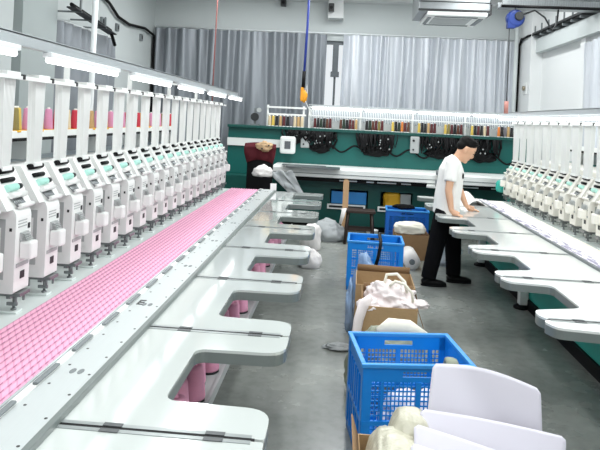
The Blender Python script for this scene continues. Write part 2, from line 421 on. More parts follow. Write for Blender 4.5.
# ------------------------------------------------------------------ embroidery machines
PITCH = .293
def embroidery_machine(label, sx, Xh, u_rail, u_tip, gaps, outline, heads_y, y0, y1, first_lamp, lampstep, nl, bodymat, headmat, zt=0, ztop=1.93, tww=.060, housing=None, lo=0, back='bluegrey'):
    housing = housing or headmat
    X = lambda u: Xh+sx*u
    root = thing('embroidery_machine', label, 'embroidery machine', (Xh, (y0+y1)/2, 0))
    T = .82; CW = .068
    def B(): return MB()
    # base, bed, beam
    B().box(X(-.8), X(.12 if sx > 0 else .25), y0+.1, y1-.1, .1, .70, .01).build('base', bodymat, root)
    B().box(X(-.8), X(.14 if sx > 0 else .27), y0+.1, y1-.1, 0, .1).build('plinth', 'black', root)
    B().box(X(-.85), X(u_rail), y0, y1, .70, T, .006).build('bed', 'bed', root)
    B().box(X(-.85), X(-.42), y0, y1, T, 1.40, .02).build('beam', headmat, root)
    # table panels: C shapes meeting at the middle of each arm
    for i in range(len(gaps)-1):
        g0, g1 = gaps[i]+.007, gaps[i+1]-.007
        poly, rad = outline(g0, g1)
        poly = [(X(u), y) for u, y in poly]
        rp = round_poly(poly, rad, 6)
        o = MB().prism(rp, T-.010, T+.002, 'z').build('table_panel', 'table' if sx > 0 else 'table_lit', root)
        MB().prism(rp, T-.055, T-.010, 'z').build('edge_band', 'edge', o)
        tr_ = MB().box(X(u_rail+.005), X(u_tip-.04), g0, g0+.018, T+.002, T+.004).box(X(u_rail+.005), X(u_tip-.04), g1-.018, g1, T+.002, T+.004)
        build_each(tr_, 'edge_trim', 'trimm', o)
        tp = MB()
        for uu in (.23, .72):
            ua = u_rail+(u_tip-u_rail)*uu
            tp.box(X(ua), X(ua+.06), g0, g0+.020, T+.0035, T+.0055).box(X(ua), X(ua+.06), g1-.020, g1, T+.0035, T+.0055)
        build_each(tp, 'clamp_plate', 'blacktape', o)
        MB().box(X(u_rail+.005), X(u_tip-.03), g0-.0138, g0-.0002, T-.04, T+.0036).build('joint_seam', 'black', o)
    # tower bar + light bar + lamps
    B().box(X(-.10), X(-.075), y0+.05, y1, ztop-.004, ztop+.014).build('tower_bar', 'white', root)
    zl = zt*.9
    lb = B().box(X(lo-.085), X(lo-.045), y0, y1+.5, 2.075+zl, 2.135+zl, .004)
    lb.box(X(lo-.22), X(lo-.045), y0, y1+.5, 2.125+zl, 2.135+zl)
    lb.build('light_bar', 'alu', root)
    pb = None
    yy = y0+.6
    posts = []
    while yy < y1: posts.append(yy); yy += 1.23
    for yy in posts:
        pm = B().box(X(lo-.47), X(lo-.44), yy-.015, yy+.015, 1.40, 2.13+zl).box(X(lo-.47), X(lo-.2), yy-.012, yy+.012, 2.105+zl, 2.125+zl)
        pm.build('post', 'white', root)
    for k in range(nl):
        ya = first_lamp+k*lampstep
        l = B().box(X(lo-.075), X(lo-.025), ya, ya+.95, 2.05+zl, 2.075+zl, .004).build('lamp', 'lampbody', root)
        B().lathe([(.006, 0), (.014, .008), (.014, .932), (.006, .94)], (X(lo-.05), ya+.005, 2.035+zl), 12, 'y').build('lamp_tube', 'tube', l)
        B().tube([(X(lo-.05), ya+.15, 2.07+zl), (X(lo-.12), ya-.05, 2.1+zl), (X(lo-.2), ya-.1, 2.125+zl)], .006, 6).build('lamp_cable', 'dark', l)
    # thread shelf behind the heads
    sh = B().box(X(-1.02), X(-.74), y0, y1, 1.585, 1.615, .003)
    sh.box(X(-.745), X(-.735), y0, y1, 1.575, 1.625).build('thread_shelf', 'white', root)
    B().box(X(-1.02), X(-.755), y0, y1, 1.55, 1.585).build('shelf_shadow_strip', 'black', root)  # black strip stands in for the shadow below the shelf
    B().box(X(-1.05), X(-.99), y0, y1, .02, 1.40).build('back_panel', back, root)
    B().box(X(-.99), X(-.85), y0, y1, 1.28, 1.40).build('cable_duct', back, root)
    for yy in posts:
        B().box(X(-1.02), X(-.76), yy+.3, yy+.33, 1.40, 1.585).build('shelf_bracket', 'white', root)
    # one head, then copies
    y = heads_y[0]; hd = None
    zc = 1.315+zt                                   # top of the needle case
    hm = B().box(X(-.42), X(-.13), y-.07, y+.07, .95, zc, .012)
    hm.box(X(-.30), X(-.16), y-.074, y-.069, 1.0, 1.24+zt, 0, 1)
    hm.box(X(-.34), X(-.16), y+.069, y+.074, 1.0, 1.24+zt, 0, 1)
    hd = hm.build('head', [housing, 'greydk'], root)
    prof = round_poly([(X(-.16), .925), (X(0), .925), (X(0), zc-.03), (X(-.012), zc), (X(-.16), zc)], [.006, .01, .02, .012, .005], 4)
    nc = B(); nc.prism(prof, y-CW, y+CW, 'y')
    nc.box(X(0), X(.003), y-.014, y+.022, .985, 1.02, 0, 1)
    nc.box(X(0), X(.004), y+CW*.55, y+CW*.8, zc-.10, zc-.075, 0, 1)
    nc.box(X(0), X(.004), y+CW*.55, y+CW*.8, 1.07, 1.09, 0, 1)
    nc.box(X(-.03), X(-.018), y-CW-.002, y-CW+.001, zc-.10, zc-.085, 0, 1)
    nc.box(X(-.135), X(-.05), y-CW-.002, y-CW+.001, .99, 1.27+zt, 0, 2)
    nc.box(X(-.115), X(-.07), y-CW-.003, y-CW+.001, 1.04, 1.23+zt, 0, 0)
    for q in range(3): nc.box(X(0), X(.002), y-CW*.7, y+CW*.4, zc-.085+q*.014, zc-.080+q*.014, 0, 2)
    nc.box(X(0), X(.004), y-CW*.8, y+CW*.8, 1.045, 1.062, 0, 2)
    nc.build('needle_case', [headmat, 'dark', 'greyp'], hd)
    B().box(X(0), X(.06), y-.034, y+.034, 1.08+zt*.4, 1.165+zt*.4, .010).build('motor_cover', headmat, hd)
    vt = B().box(X(0), X(.012), y-.032, y+.032, 1.165+zt*.4, 1.205+zt*.4)
    for q in range(4): vt.box(X(.01), X(.035-.004*q), y-.03, y+.03, 1.168+q*.009+zt*.4, 1.173+q*.009+zt*.4)
    vt.build('vent', 'greyp', hd)
    ng = B().box(X(-.12), X(.02), y-.04, y+.05, .905, .922, .002).box(X(-.05), X(-.03), y-.035, y+.035, .892, .906)
    for dx, dy in ((-.005, -.03), (-.005, .04), (-.10, -.03)): ng.cyl((X(dx), y+dy, .868), .006, .04, n=8)
    ng.cyl((X(-.03), y, .835), .007, .075, n=8).lathe([(.014, 0), (.014, .006), (.006, .012)], (X(-.03), y, .832), 10).box(X(-.05), X(.0), y-.03, y-.02, .86, .875)
    ng.build('presser_foot', 'steel', hd)
    B().box(X(-.16), X(.0), y-.03, y+.03, T, .832, .004).build('needle_plate', 'bed', hd)
    # tension panel (slanted) with bars, discs and levers
    tpn = B().prism([(X(-.02), zc), (X(-.125), zc+.18), (X(-.19), zc+.18), (X(-.42), zc-.015), (X(-.11), zc-.015)], y-.115, y+.115, 'y')
    tpn.box(X(-.42), X(-.165), y-.14, y+.14, zc-.02, zc+.02)
    tpn.build('tension_panel', headmat, hd)
    ang = math.atan2(.18, .105)
    def on_slope(t, d):
        return (-.02-.105*t + d*sin(ang), zc+.18*t + d*cos(ang))
    def bar(t, d, r, ya, yb, name, m):
        u, z = on_slope(t, d); B().cyl((X(u), ya, z), r, yb-ya, 'y', 10).build(name, m, hd)
    bar(.93, .010, .015, y-.065, y+.065, 'thread_guide_bar', 'black')
    bar(.70, .007, .012, y-.055, y+.045, 'thread_guide_bar', 'black')
    u0, z0_ = on_slope(.58, .0); u1, z1_ = on_slope(.42, .0); u2, z2_ = on_slope(.42, .014); u3, z3_ = on_slope(.58, .014)
    td = B().prism([(X(u0), z0_), (X(u1), z1_), (X(u2), z2_), (X(u3), z3_)], y-.045, y+.04, 'y')
    for q in range(6):
        u, z = on_slope(.5, .008); td.lathe([(.006, 0), (.018, 0), (.018, .005), (.006, .005)], (X(u), y-.042+q*.015, z), 10, 'y')
    td.build('tension_discs', 'mint', hd)
    bar(.50, .012, .014, y+.052, y+.068, 'adjusting_knob', 'dark')
    bar(.30, .014, .014, y-.055, y+.075, 'roller', headmat)
    sp = B()
    for q in range(6):
        u, z = on_slope(.28, .004); u2, z2 = on_slope(.02, .016); sp.tube([(X(u), y-.045+q*.017, z), (X(u2), y-.04+q*.015, z2)], .0045, 5)
    sp.build('take_up_levers', 'steel', hd)
    bar(.02, .018, .012, y-.035, y+.085, 'roller', headmat)
    # fluted thread tower
    tw = B(); n = 9; zb = zc+.18; st = 2*tww/n
    def taper(a0, b0, xa, xb):
        V = []
        for zz, s_ in ((zb, .70), (ztop, 1.0)):
            V.append([tw.bm.verts.new(p) for p in ((X(xa), y+a0*s_, zz), (X(xb), y+a0*s_, zz), (X(xb), y+b0*s_, zz), (X(xa), y+b0*s_, zz))])
        fl = [tw.bm.faces.new(V[0][::-1]), tw.bm.faces.new(V[1])]+[tw.bm.faces.new((V[0][i], V[0][(i+1) % 4], V[1][(i+1) % 4], V[1][i])) for i in range(4)]
        bmesh.ops.recalc_face_normals(tw.bm, faces=fl)
    for q in range(n): taper(-tww+q*st+.003, -tww+(q+1)*st-.003, -.125, -.100)
    taper(-tww, tww, -.140, -.122)
    tw.build('thread_tower', 'tower', hd)
    B().box(X(-.15), X(-.08), y-tww-.007, y+tww+.007, ztop, ztop+.032, .004).build('tower_cap', 'tower', hd)
    B().box(X(-.15), X(-.092), y-tww*.8, y+tww*.8, zb-.008, zb+.014, .003).build('tower_foot', 'tower', hd)
    B().box(X(-.10), X(-.07), y+tww+.014, y+tww+.034, ztop-.003, ztop+.022, .003).build('bar_clip', 'dark', hd)
    for yy in heads_y[1:]:
        c = copy_tree(hd, root); c.location = (0, yy-heads_y[0], 0)
    return root, X

# left machine ------------------------------------------------------------
Lgaps = [1.805+.88*k for k in range(-1, 8)]
def Lout(g0, g1):
    tip, rail, inn = 1.29, .65, .92
    return ([(rail, g0), (tip, g0), (tip, g0+.19), (inn, g0+.20), (inn, g1-.205), (tip, g1-.195), (tip, g1), (rail, g1)],
            [0, .012, .09, .05, .05, .09, .012, 0])
Lheads = [2.75+PITCH*k for k in range(-4, 18)]
left, LX = embroidery_machine('long white embroidery machine on the left with pink fabric under its heads', 1, -1.475, .635, 1.29, Lgaps, Lout, Lheads,
                              .95, 8.0, 2.92-1.23, 1.235, 6, 'tealdk', 'white', tww=.053, lo=.035)
# guide rail, holes, clamp bar
gr = MB().box(-1.0, -.845, .95, 8.0, .82, .838, .002)
yy = 1.0; k = 0
while yy < 7.9:
    gr.cyl((-.865, yy, .8375), .0055, .0012, n=8, mi=1); gr.cyl((-.97, yy+.07, .8375), .0055, .0012, n=8, mi=1)
    if k % 5 == 2:
        for dx in (-.935, -.905): gr.prism([(dx+.011*cos(a*pi/5), yy+.02+.022*sin(a*pi/5)) for a in range(10)], .838, .8392, mi=2)
    yy += .16; k += 1
gp = gr.build('guide_rail', ['railm', 'dark', 'greydk'], left)
MB().box(-.845, -.822, .95, 8.0, .815, .845, .004).build('rail_lip', 'edge', left)
slot = MB().prism([(-.975+.02*a, 2.93+.03*b) for a, b in ((0,0),(1.6,0),(1.6,.5),(.5,.5),(.5,1),(1.6,1),(1.6,1.5),(.5,1.5),(.5,2),(1.6,2),(1.6,2.5),(0,2.5))], .838, .8395)
slot.build('rail_slot_mark', 'dark', left)
cb = MB().box(-1.035, -1.0, .95, 8.0, .82, .842, .003).build('clamp_bar', 'white', left)
cl = MB(); yy = 1.1
while yy < 7.9:
    cl.box(-1.016, -.996, yy, yy+.17, .842, .852, .004); yy += .3
build_each(cl, 'clamp_clip', 'greydk', cb)
cl = MB().tube([(-1.03, 1.0, .846), (-1.03, 7.95, .846)], .005, 6); cl.build('clamp_rod', 'alu', cb)
# pink fabric lying on the bed
def pinkfn(u, v):
    x = -1.425+.39*u; f = ((x-(-1.425))/PINKP) % 1
    z = .8262+.008*max(0, sin(pi*min(1, f/.78)))**.6
    return Vector((x, 1.0+6.98*v, z))
pf = MB().grid(pinkfn, 12*8, 60).build('pink_fabric', 'pink', None, origin=(-1.425, 1.0, .82))
tag(pf, 'long pink corded fabric stretched along the left embroidery machine', 'fabric')
# white margin cloth around pink
# shelf + pink cones below the left table
sf = MB().box(-.86, -.565, 1.6, 7.6, .425, .445).box(-.565, -.55, 1.6, 7.6, .415, .465)
sf.build('under_shelf', 'greyp', left)
for yy in (1.9, 4.1, 6.3, 7.5):
    MB().box(-.80, -.72, yy, yy+.08, .03, .78).build('leg', 'white', left)
    MB().cyl((-.76, yy+.04, 0), .05, .03, n=14).build('foot', 'black', left)
def cone_mesh(name, r0, r1, h, m, base=None):
    b = MB()
    b.lathe([(r0*.96, .012), (r0, .02), (r1, h-.014), (r1*.93, h-.004), (r1*.75, h), (.012, h), (.012, h-.02)], (0, 0, 0), 18)
    return b
def thread_cone(loc, label, r0, r1, h, m, group, coremat='white', basemat=None, name='thread_cone'):
    key = (r0, r1, h, m if isinstance(m, str) else m.name, coremat, basemat)
    if key in CONE:
        o = copy_tree(CONE[key]); o.location = loc; o['label'] = label; o['group'] = group; return o
    t = thing(name, label, 'thread cone', loc, 0, group)
    cone_mesh('winding', r0, r1, h, m).build('winding', m, t, local=True)
    rb = r0*1.35 if basemat == 'yellow' else r0*.98
    MB().lathe([(rb, 0), (rb, .012), (.01, .012)], (0, 0, 0), 14).build('cone_base', basemat or coremat, t, local=True)
    MB().lathe([(.012, h-.01), (.010, h+.012), (.006, h+.012)], (0, 0, 0), 10).build('core_tip', coremat, t, local=True)
    CONE[key] = t
    return t
CONE = {}
ny = 0
for k in range(30):
    yy = 2.15+.165*k
    thread_cone((-.635 - .035*(k % 2), yy, .445), 'pink thread cone on the shelf under left tables, %s from the camera' % ORD[k], .056, .044, .165, 'pinkcone', 'pink cones under the left tables', 'pinkcone', 'dark')
# cones on the left thread shelf
seq = ['pink','yellow','tan','olive','pink','olive','yellow','pink','olive','tan','pink','red','yellow','cream','red']
for k in range(58):
    c = seq[k % 15]
    thread_cone((-2.27+.02*(k % 3-1), 1.9+.105*k, 1.615), '%s thread cone on the left machine back shelf, %s from the camera' % (c, ORD[k]), .036, .026, .17, TH[c], 'cones on the left machine shelf', 'cream', 'yellow')

# right machine -----------------------------------------------------------
Rgaps = [3.2+.86*k for k in range(-3, 7)]
def Rout(g0, g1):
    tip, rail, inn = 2.22-1.09, .35, 2.22-1.385
    return ([(rail, g0), (tip-.03, g0), (tip, g0+.06), (tip-.01, g0+.15), (inn, g0+.235), (inn, g1-.15), (tip-.03, g1-.12), (tip, g1-.03), (tip-.02, g1), (rail, g1)],
            [0, .01, .06, .08, .05, .05, .05, .03, .01, 0])
Rheads = [2.6+PITCH*k for k in range(0, 20)]
right, RX = embroidery_machine('long white embroidery machine on the right with cream fabric and teal base', -1, 2.22, .345, 1.13, Rgaps, Rout, Rheads,
                               .75, 8.3, 1.0, .975, 8, 'tealbr', 'cream', -.12, 1.87, .082, 'greyp', back='tealbr')
MB().box(1.90, 1.96, .75, 8.3, .82, .836, .002).build('guide_rail', 'railm', right)
MB().box(1.874, 1.90, .75, 8.3, .815, .84, .003).build('rail_lip', 'greydk', right)
for yy in (1.9, 4.0, 6.2, 8.0):
    MB().box(1.87, 1.96, yy-.04, yy+.04, .04, .775, .01).build('leg', 'white', right)
    MB().lathe([(.075, 0), (.075, .02), (.03, .045)], (1.90, yy, 0), 16).build('foot', 'black', right)
MB().box(1.96, 2.0, 3.3, 3.55, .25, .60).build('hatch', 'dark', right)
MB().box(1.863, 1.871, 3.96, 4.04, .28, .36).build('leg_label', 'dark', right)
MB().box(2.3, 2.75, 8.3, 8.42, .55, .98, .04).build('end_cover', 'tealbr', right)
MB().box(2.15, 2.4, 8.3, 8.42, .93, 1.1, .05).build('end_motor_cover', 'tealbr', right)
# fabric on the right machine
def creamfn(u, v):
    x = 1.985+.215*u; y = 1.0+7.2*v
    return Vector((x, y, .827+.004*sin(y*21.4)*sin(pi*u)+.003*noise.noise(Vector((x*20, y*6, 0)))))
cf = MB().grid(creamfn, 10, 240).build('cream_fabric', 'clothcream', None, origin=(2.05, 1, .82))
tag(cf, 'long cream fabric strip under the heads of the right embroidery machine', 'fabric')
def striped_mat():
    m = bpy.data.materials.new('lilac_print_fabric'); m.use_nodes = True
    nt = m.node_tree; b = nt.nodes['Principled BSDF']; L = nt.links.new; b.inputs['Roughness'].default_value = .8
    tc = nt.nodes.new('ShaderNodeTexCoord'); mp = nt.nodes.new('ShaderNodeMapping'); mp.inputs['Scale'].default_value = (30, 6, 1)
    v = nt.nodes.new('ShaderNodeTexNoise'); v.inputs['Scale'].default_value = 1.0; v.inputs['Detail'].default_value = 3
    r = nt.nodes.new('ShaderNodeValToRGB'); r.color_ramp.elements[0].position = .44; r.color_ramp.elements[0].color = lin((150,146,166)); r.color_ramp.elements[1].position = .56; r.color_ramp.elements[1].color = lin((232,230,236))
    L(tc.outputs['Object'], mp.inputs[0]); L(mp.outputs[0], v.inputs['Vector']); L(v.outputs['Fac'], r.inputs['Fac']); L(r.outputs['Color'], b.inputs['Base Color'])
    return m
M['lilac'] = striped_mat()
def lil(u, v):
    x = 1.885+.095*u+.012*noise.noise(Vector((0, v*20, 3))); y = 3.2+4.95*v
    return Vector((x, y, .8425+.006*abs(noise.noise(Vector((x*25, y*5, 4))))))
lf = MB().grid(lil, 8, 120).build('lilac_fabric', 'lilac', None, origin=(1.93, 3.2, .84))
tag(lf, 'white and lilac patterned fabric strip lying on the right machine rail', 'fabric')
def wsheet(u, v):
    x = 1.45+.5*u; y = 7.62+.55*v
    z = .824+.10*max(0, noise.noise(Vector((x*5, y*4, 1)))+.1)*sin(pi*u)**.5+.11*math.exp(-((u-.45)/.22)**2-((v-.75)/.3)**2)
    return Vector((x, y, z))
ws = MB().grid(wsheet, 40, 40).build('white_fabric', 'cloth', None, origin=(1.7, 7.9, .82))
tag(ws, 'crumpled white fabric heaped at the far end of right machine table', 'fabric')

# ------------------------------------------------------------------ green machine at the back
bk = thing('embroidery_machine', 'dark green embroidery machine standing across the back of the room', 'embroidery machine', (.6, 10.2, 0))
x0, x1 = -1.92, 3.1
b = MB().box(x0, -.12, 9.85, 10.5, .1, .82)                               # base around its openings
b.box(.5, .7, 9.85, 10.5, .1, .82).box(1.22, x1, 9.85, 10.5, .1, .82)
b.box(-.12, .5, 9.85, 10.5, .68, .82).box(.7, 1.22, 9.85, 10.5, .68, .82).box(-.12, .5, 9.85, 10.5, .1, .36).box(.7, 1.22, 9.85, 10.5, .1, .36)
b.box(-.12, 1.22, 10.45, 10.5, .36, .68)
b.build('base', 'tealdk', bk)
MB().box(x0+.05, x1-.05, 9.95, 10.45, 0, .1).build('plinth', 'black', bk)
for a in (-.16, .66):
    MB().box(a, a+.62, 9.81, 9.85, .36, .44, .004).box(a+.03, a+.59, 9.806, 9.815, .385, .42, 0, 1).build('tray_front', ['white', 'dark'], bk)
MB().box(x0, x1, 10.2, 10.5, .82, 1.62, .008).build('body_panel', 'teal', bk)
MB().box(x0, x1, 10.1, 10.75, 1.61, 1.655, .004).build('top_shelf', 'tealdk', bk)
MB().box(x0, -.78, 10.15, 10.2, 1.30, 1.43).build('side_cover', 'white', bk)
tr = MB().box(-1.05, x1, 9.56, 10.2, .98, 1.045, .006).box(-1.05, x1, 9.5, 9.57, .89, 1.03, .012)
tr.build('table_rail', 'white', bk)
MB().box(-1.05, x1, 9.494, 9.502, .945, .955).build('rail_groove', 'greydk', bk)
MB().box(-1.05, x1, 9.60, 9.85, .82, .885).build('under_rail', 'black', bk)
un = MB()
for a, w in ((.02, .28), (.45, .12), (.62, .3), (1.0, .15), (1.9, .3), (2.4, .2)): un.box(a, a+w, 9.585, 9.6, .84, .858)
build_each(un, 'rail_bracket', 'alu', bk)
MB().box(-.82, .02, 9.3, 9.62, 1.045, 1.06).box(-.9, -.2, 9.45, 9.6, 1.06, 1.072).build('side_slide', 'steel', bk)
MB().prism([(1.33, 9.15), (1.75, 9.0), (1.75, 9.55), (1.4, 9.55)], .86, .885).build('table_flap', 'table', bk)
MB().cyl((1.55, 9.4, .885), .03, .16, n=12).cyl((1.55, 9.4, 1.04), .05, .07, n=12).box(1.5, 1.6, 9.36, 9.44, .885, .95, .01).build('bobbin_winder', 'greydk', bk)
# wire bundles and control boxes under the top shelf
def bundle(cx, w, hgt, seed):
    rnd = random.Random(seed); b = MB()
    for q in range(34):
        xa = cx+rnd.uniform(-.5, .5)*w; xb = xa+rnd.uniform(-.12, .12); d = rnd.uniform(.5, 1)*hgt; yy = 10.16-rnd.uniform(0, .09)
        b.tube([(xa, yy, 1.61), (xa+rnd.uniform(-.04, .04), yy-.02, 1.61-d*.6), ((xa+xb)/2, yy-.03, 1.61-d), (xb+rnd.uniform(-.03, .03), yy-.02, 1.61-d*.5), (xb, yy, 1.61)], rnd.uniform(.008, .02), 6)
    b.lump((cx, 10.14, 1.61-hgt*.95), w*.42, .03, hgt*.28, seed, .4, 4, flat=False, sub=3)
    o = b.build('wire_bundle', 'black', bk)
    s = MB()
    for q in range(7):
        s.ell((cx+rnd.uniform(-.4, .4)*w, 10.055, 1.61-rnd.uniform(.25, .8)*hgt), .012, .008, .014, seg=8)
    build_each(s, 'connector', 'greyp', o)
for q, (cx, w, hh) in enumerate(((-.95+.25, .35, .2), (-.33, .42, .34), (.62, .56, .36), (1.68, .62, .34), (2.35, .6, .36))):
    bundle(cx, w, hh*.86, q+3)
MB().tube([(-1.0+.04*k, 10.12, 1.36-.06*sin(k*.55)-.0009*k) for k in range(100)], .016, 6).build('main_cable', 'black', bk)
for cx in (-.66, 1.17):
    o = MB().box(cx, cx+.15, 10.08, 10.16, 1.32, 1.6, .02).build('control_box', 'greyp', bk)
    MB().cyl((cx+.05, 10.07, 1.53), .02, .02, 'y', 12).cyl((cx+.05, 10.07, 1.38), .016, .02, 'y', 12).build('socket', 'dark', o)
cbx = MB().box(-1.0, -.74, 9.98, 10.12, 1.21, 1.50, .035, seg=3).build('control_box', 'white', bk)
MB().box(-.92, -.82, 9.974, 9.982, 1.29, 1.42).build('label_plate', 'label', cbx)
MB().box(-.95, -.79, 10.1, 10.2, 1.25, 1.45).build('box_mount', 'greyp', cbx)
# thread rack on top
rk = MB()
for xx in (-1.28, -.66, -.56, .32, 1.2, 2.08, 2.98):
    rk.box(xx, xx+.03, 10.3, 10.33, 1.655, 2.02)
rk.box(-.56, 3.05, 10.28, 10.34, 2.0, 2.03).box(-1.28, -.6, 10.28, 10.34, 1.97, 2.0).box(-1.28, -.6, 10.28, 10.31, 1.85, 1.88).box(-.56, 3.05, 10.28, 10.31, 1.86, 1.88)
rk.build('thread_rack', 'white', bk)
MB().box(-.56, 3.05, 10.2, 10.26, 2.045, 2.06).build('light_bar', 'alu', bk)
for k in range(4):
    xa = -.5+.9*k
    l = MB().box(xa, xa+.85, 10.21, 10.25, 2.02, 2.045).build('lamp', 'lampbody', bk)
    MB().lathe([(.006, 0), (.018, .006), (.018, .84), (.006, .846)], (xa, 10.22, 2.0), 10, 'x').build('lamp_tube', 'tube', l)
cmb = MB()
for k in range(120):
    xx = -.5+k*.0295
    cmb.box(xx, xx+.012, 10.34, 10.36, 1.78+.03*((k*7) % 5)/5, 1.97)
cmb.build('thread_guides', 'plastic', bk)
MB().box(-.56, 3.05, 10.42, 10.43, 1.655, 1.98).build('rack_back', 'white', bk)
sq = [['dark red','black','dark green','black','brown','dark red'],['brown','dark green','black','dark red','dark red','tan'],['black','dark green','brown','dark red','olive','dark red'],
      ['yellow','black','dark green','orange','dark red','brown'],['yellow','black','black','tan','dark red','dark red'],['yellow','olive','dark red','black','brown','dark red'],['yellow','black','dark red','black','cream','dark red'],['orange','black','grey','tan','black','dark red']]
for g in range(8):
    for q in range(6):
        c = sq[g][q]
        thread_cone((-.44+g*.44+q*.052, 10.24, 1.655), '%s thread cone on green machine rack, %s in the %s group from the left' % (c, ORD[q], ORD[g]), .0255, .020, .18 if q % 2 else .17, TH[c], 'cones on the green machine rack')
for q, c in enumerate(['cream','yellow','black','tan','dark red','black','grey','cream','tan','cream']):
    thread_cone((-1.22+q*.062, 10.24, 1.655), '%s thread cone on the small rack left of the lamps, %s from the left' % (c, ORD[q]), .029, .023, .18, TH[c], 'cones on the small left rack')
t = thing('thread_winder', 'small grey and black winder at left end of green machine top', 'winder', (-1.48, 10.3, 1.655))
MB().box(-1.56, -1.4, 10.24, 10.36, 1.655, 1.68).box(-1.5, -1.46, 10.28, 10.32, 1.68, 1.95).build('stand', 'greydk', t)
MB().cyl((-1.48, 10.22, 1.80), .07, .05, 'y', 16).build('wheel', 'dark', t)
MB().cyl((-1.41, 10.22, 1.92), .04, .05, 'y', 14).build('pulley', 'greyp', t)

# things in the openings of the green machine
tag(MB().box(-.1, .48, 9.9, 10.3, .44, .64, .01).build('blue_box', 'bluelt', None, origin=(.2, 10.1, .44)), 'flat blue box in the left opening of the green machine', 'box')
MB_ = MB().box(-.1, .48, 9.87, 10.3, .36, .44).build('shelf_board', 'tealdk', bk)
MB().box(.72, 1.2, 9.87, 10.3, .36, .44).build('shelf_board', 'tealdk', bk)
tag(MB().lump((.90, 10.0, .44), .15, .1, .17, 11, .25, 2.5, ridge=.1, power=.7, sub=4).build('yellow_bag', 'yellow', None, origin=(.86, 10, .44)), 'yellow plastic bag in the right opening of the green machine', 'bag')
tag(MB().box(1.03, 1.2, 9.9, 10.2, .44, .65, .01).build('grey_box', 'greyp', None, origin=(1.1, 10, .44)), 'small grey box beside the yellow bag', 'box')

# ------------------------------------------------------------------ crates
def crate(label, loc, rz, W=.585, D=.45, H=.53, detail=True, m='blue', group=None):
    t = thing('plastic_crate', label, 'crate', loc, rz, group)
    th = .012
    def wall(kind, flip):
        b = MB()
        L = W if kind == 'long' else D
        def bx(u0, u1, z0, z1, d0=0, d1=th):
            s = -1 if flip else 1
            off = (D if kind == 'long' else W)/2
            lo, hi = sorted((s*(off-d1), s*(off-d0)))
            if kind == 'long': b.box(u0, u1, lo, hi, z0, z1)
            else: b.box(lo, hi, u0, u1, z0, z1)
        h = L/2
        zt = H-.02; band = .075
        if kind == 'long':                       # top band with hand slot
            bx(-h, -.085, zt-band, zt); bx(.085, h, zt-band, zt); bx(-.085, .085, zt-.022, zt); bx(-.085, .085, zt-band, zt-.05)
        else: bx(-h, h, zt-band, zt)
        bx(-h, h, .0, .05)
        zm = .24
        bx(-h, h, zm-.012, zm+.012, -.006)
        ribs = [-h, h-.045] if kind == 'long' else [-h, h-.035]
        for u in ribs: bx(u, u+.045, .04, zt, -.004)
        bx(-.014, .014, .04, zt-band, -.006)
        if kind == 'long':
            for u in (-h+.1, h-.1): bx(u-.006, u+.006, .04, zt-band, -.002)
            cells = [(-h+.045, -.014), (.014, h-.045)]
            for ca, cb in cells:
                n = 11
                for q in range(1, n):
                    u = ca+(cb-ca)*q/n; bx(u-.0032, u+.0032, .05, zt-band, .003, .009)
                for za, zb, nz in ((.05, zm-.012, 8), (zm+.012, zt-band, 8)):
                    for q in range(1, nz):
                        z = za+(zb-za)*q/nz; bx(ca, cb, z-.0032, z+.0032, .003, .009)
        else:
            bx(-h, h, .05, zt-band, .006, .012)
            for u in (-h+.11, -h+.17, h-.17, h-.11): bx(u-.007, u+.007, .05, zt-band, -.006, .006)
        b.build('side_wall' if kind == 'long' else 'end_wall', m, t, local=True)
    for k in ('long', 'short'):
        for f in (False, True): wall(k, f)
    MB().box(-W/2+.01, W/2-.01, -D/2+.01, D/2-.01, 0.004, .016).build('bottom', m, t, local=True)
    r = MB(); a, c = W/2, D/2
    for (p, q, s, e) in ((-a-.012, a+.012, -c-.012, -c+.014), (-a-.012, a+.012, c-.014, c+.012)): r.box(p, q, s, e, H-.022, H, .004)
    for (p, q) in ((-a-.012, -a+.014), (a-.014, a+.012)): r.box(p, q, -c+.014, c-.014, H-.022, H, .004)
    r.build('rim', 'bluelt', t, local=True)
    return t
crate('large blue plastic crate in the front aisle beside the white sheets', (.437, 3.40, 0), radians(8), D=.46, H=.55)
crate('blue plastic crate with a black strap in the middle of the aisle', (.44, 6.66, 0), radians(-2))
crate('dark blue plastic crate behind the carton near the green machine', (1.03, 8.92, 0), radians(-3), W=.6, D=.4, H=.56, m='bluedk')
tag(MB().tube([(.50, 6.90, .545), (.49, 6.65, .54), (.485, 6.44, .545), (.48, 6.40, .50), (.46, 6.405, .36), (.43, 6.402, .25)], [(.018, .006)]*6, 8).build('black_strap', 'black', None, origin=(.48, 6.4, .5)),
    'black strap hanging over the front of the middle blue crate', 'strap')
tag(MB().tube([(.64, 3.165, .42), (.63, 3.165, .50), (.64, 3.18, .565), (.64, 3.22, .57), (.635, 3.26, .52), (.635, 3.26, .46)], [(.03, .012), (.035, .014), (.035, .014), (.035, .012), (.03, .012), (.02, .01)], 10).lump((.615, 3.15, .41), .05, .02, .035, 5, .3, 3, flat=False, sub=3).build('rag', 'clothgreen', None, origin=(.63, 3.17, .4)),
    'grey green rag knotted over the rim of the front blue crate', 'rag')

tag(MB().lump((.50, 3.36, .02), .22, .14, .19, 91, .25, 2.6, ridge=.12, power=.75).build('white_cloth', 'cloth', None, origin=(.5, 3.36, .02)), 'white cloth pile inside the front blue crate, seen through its grid', 'cloth')
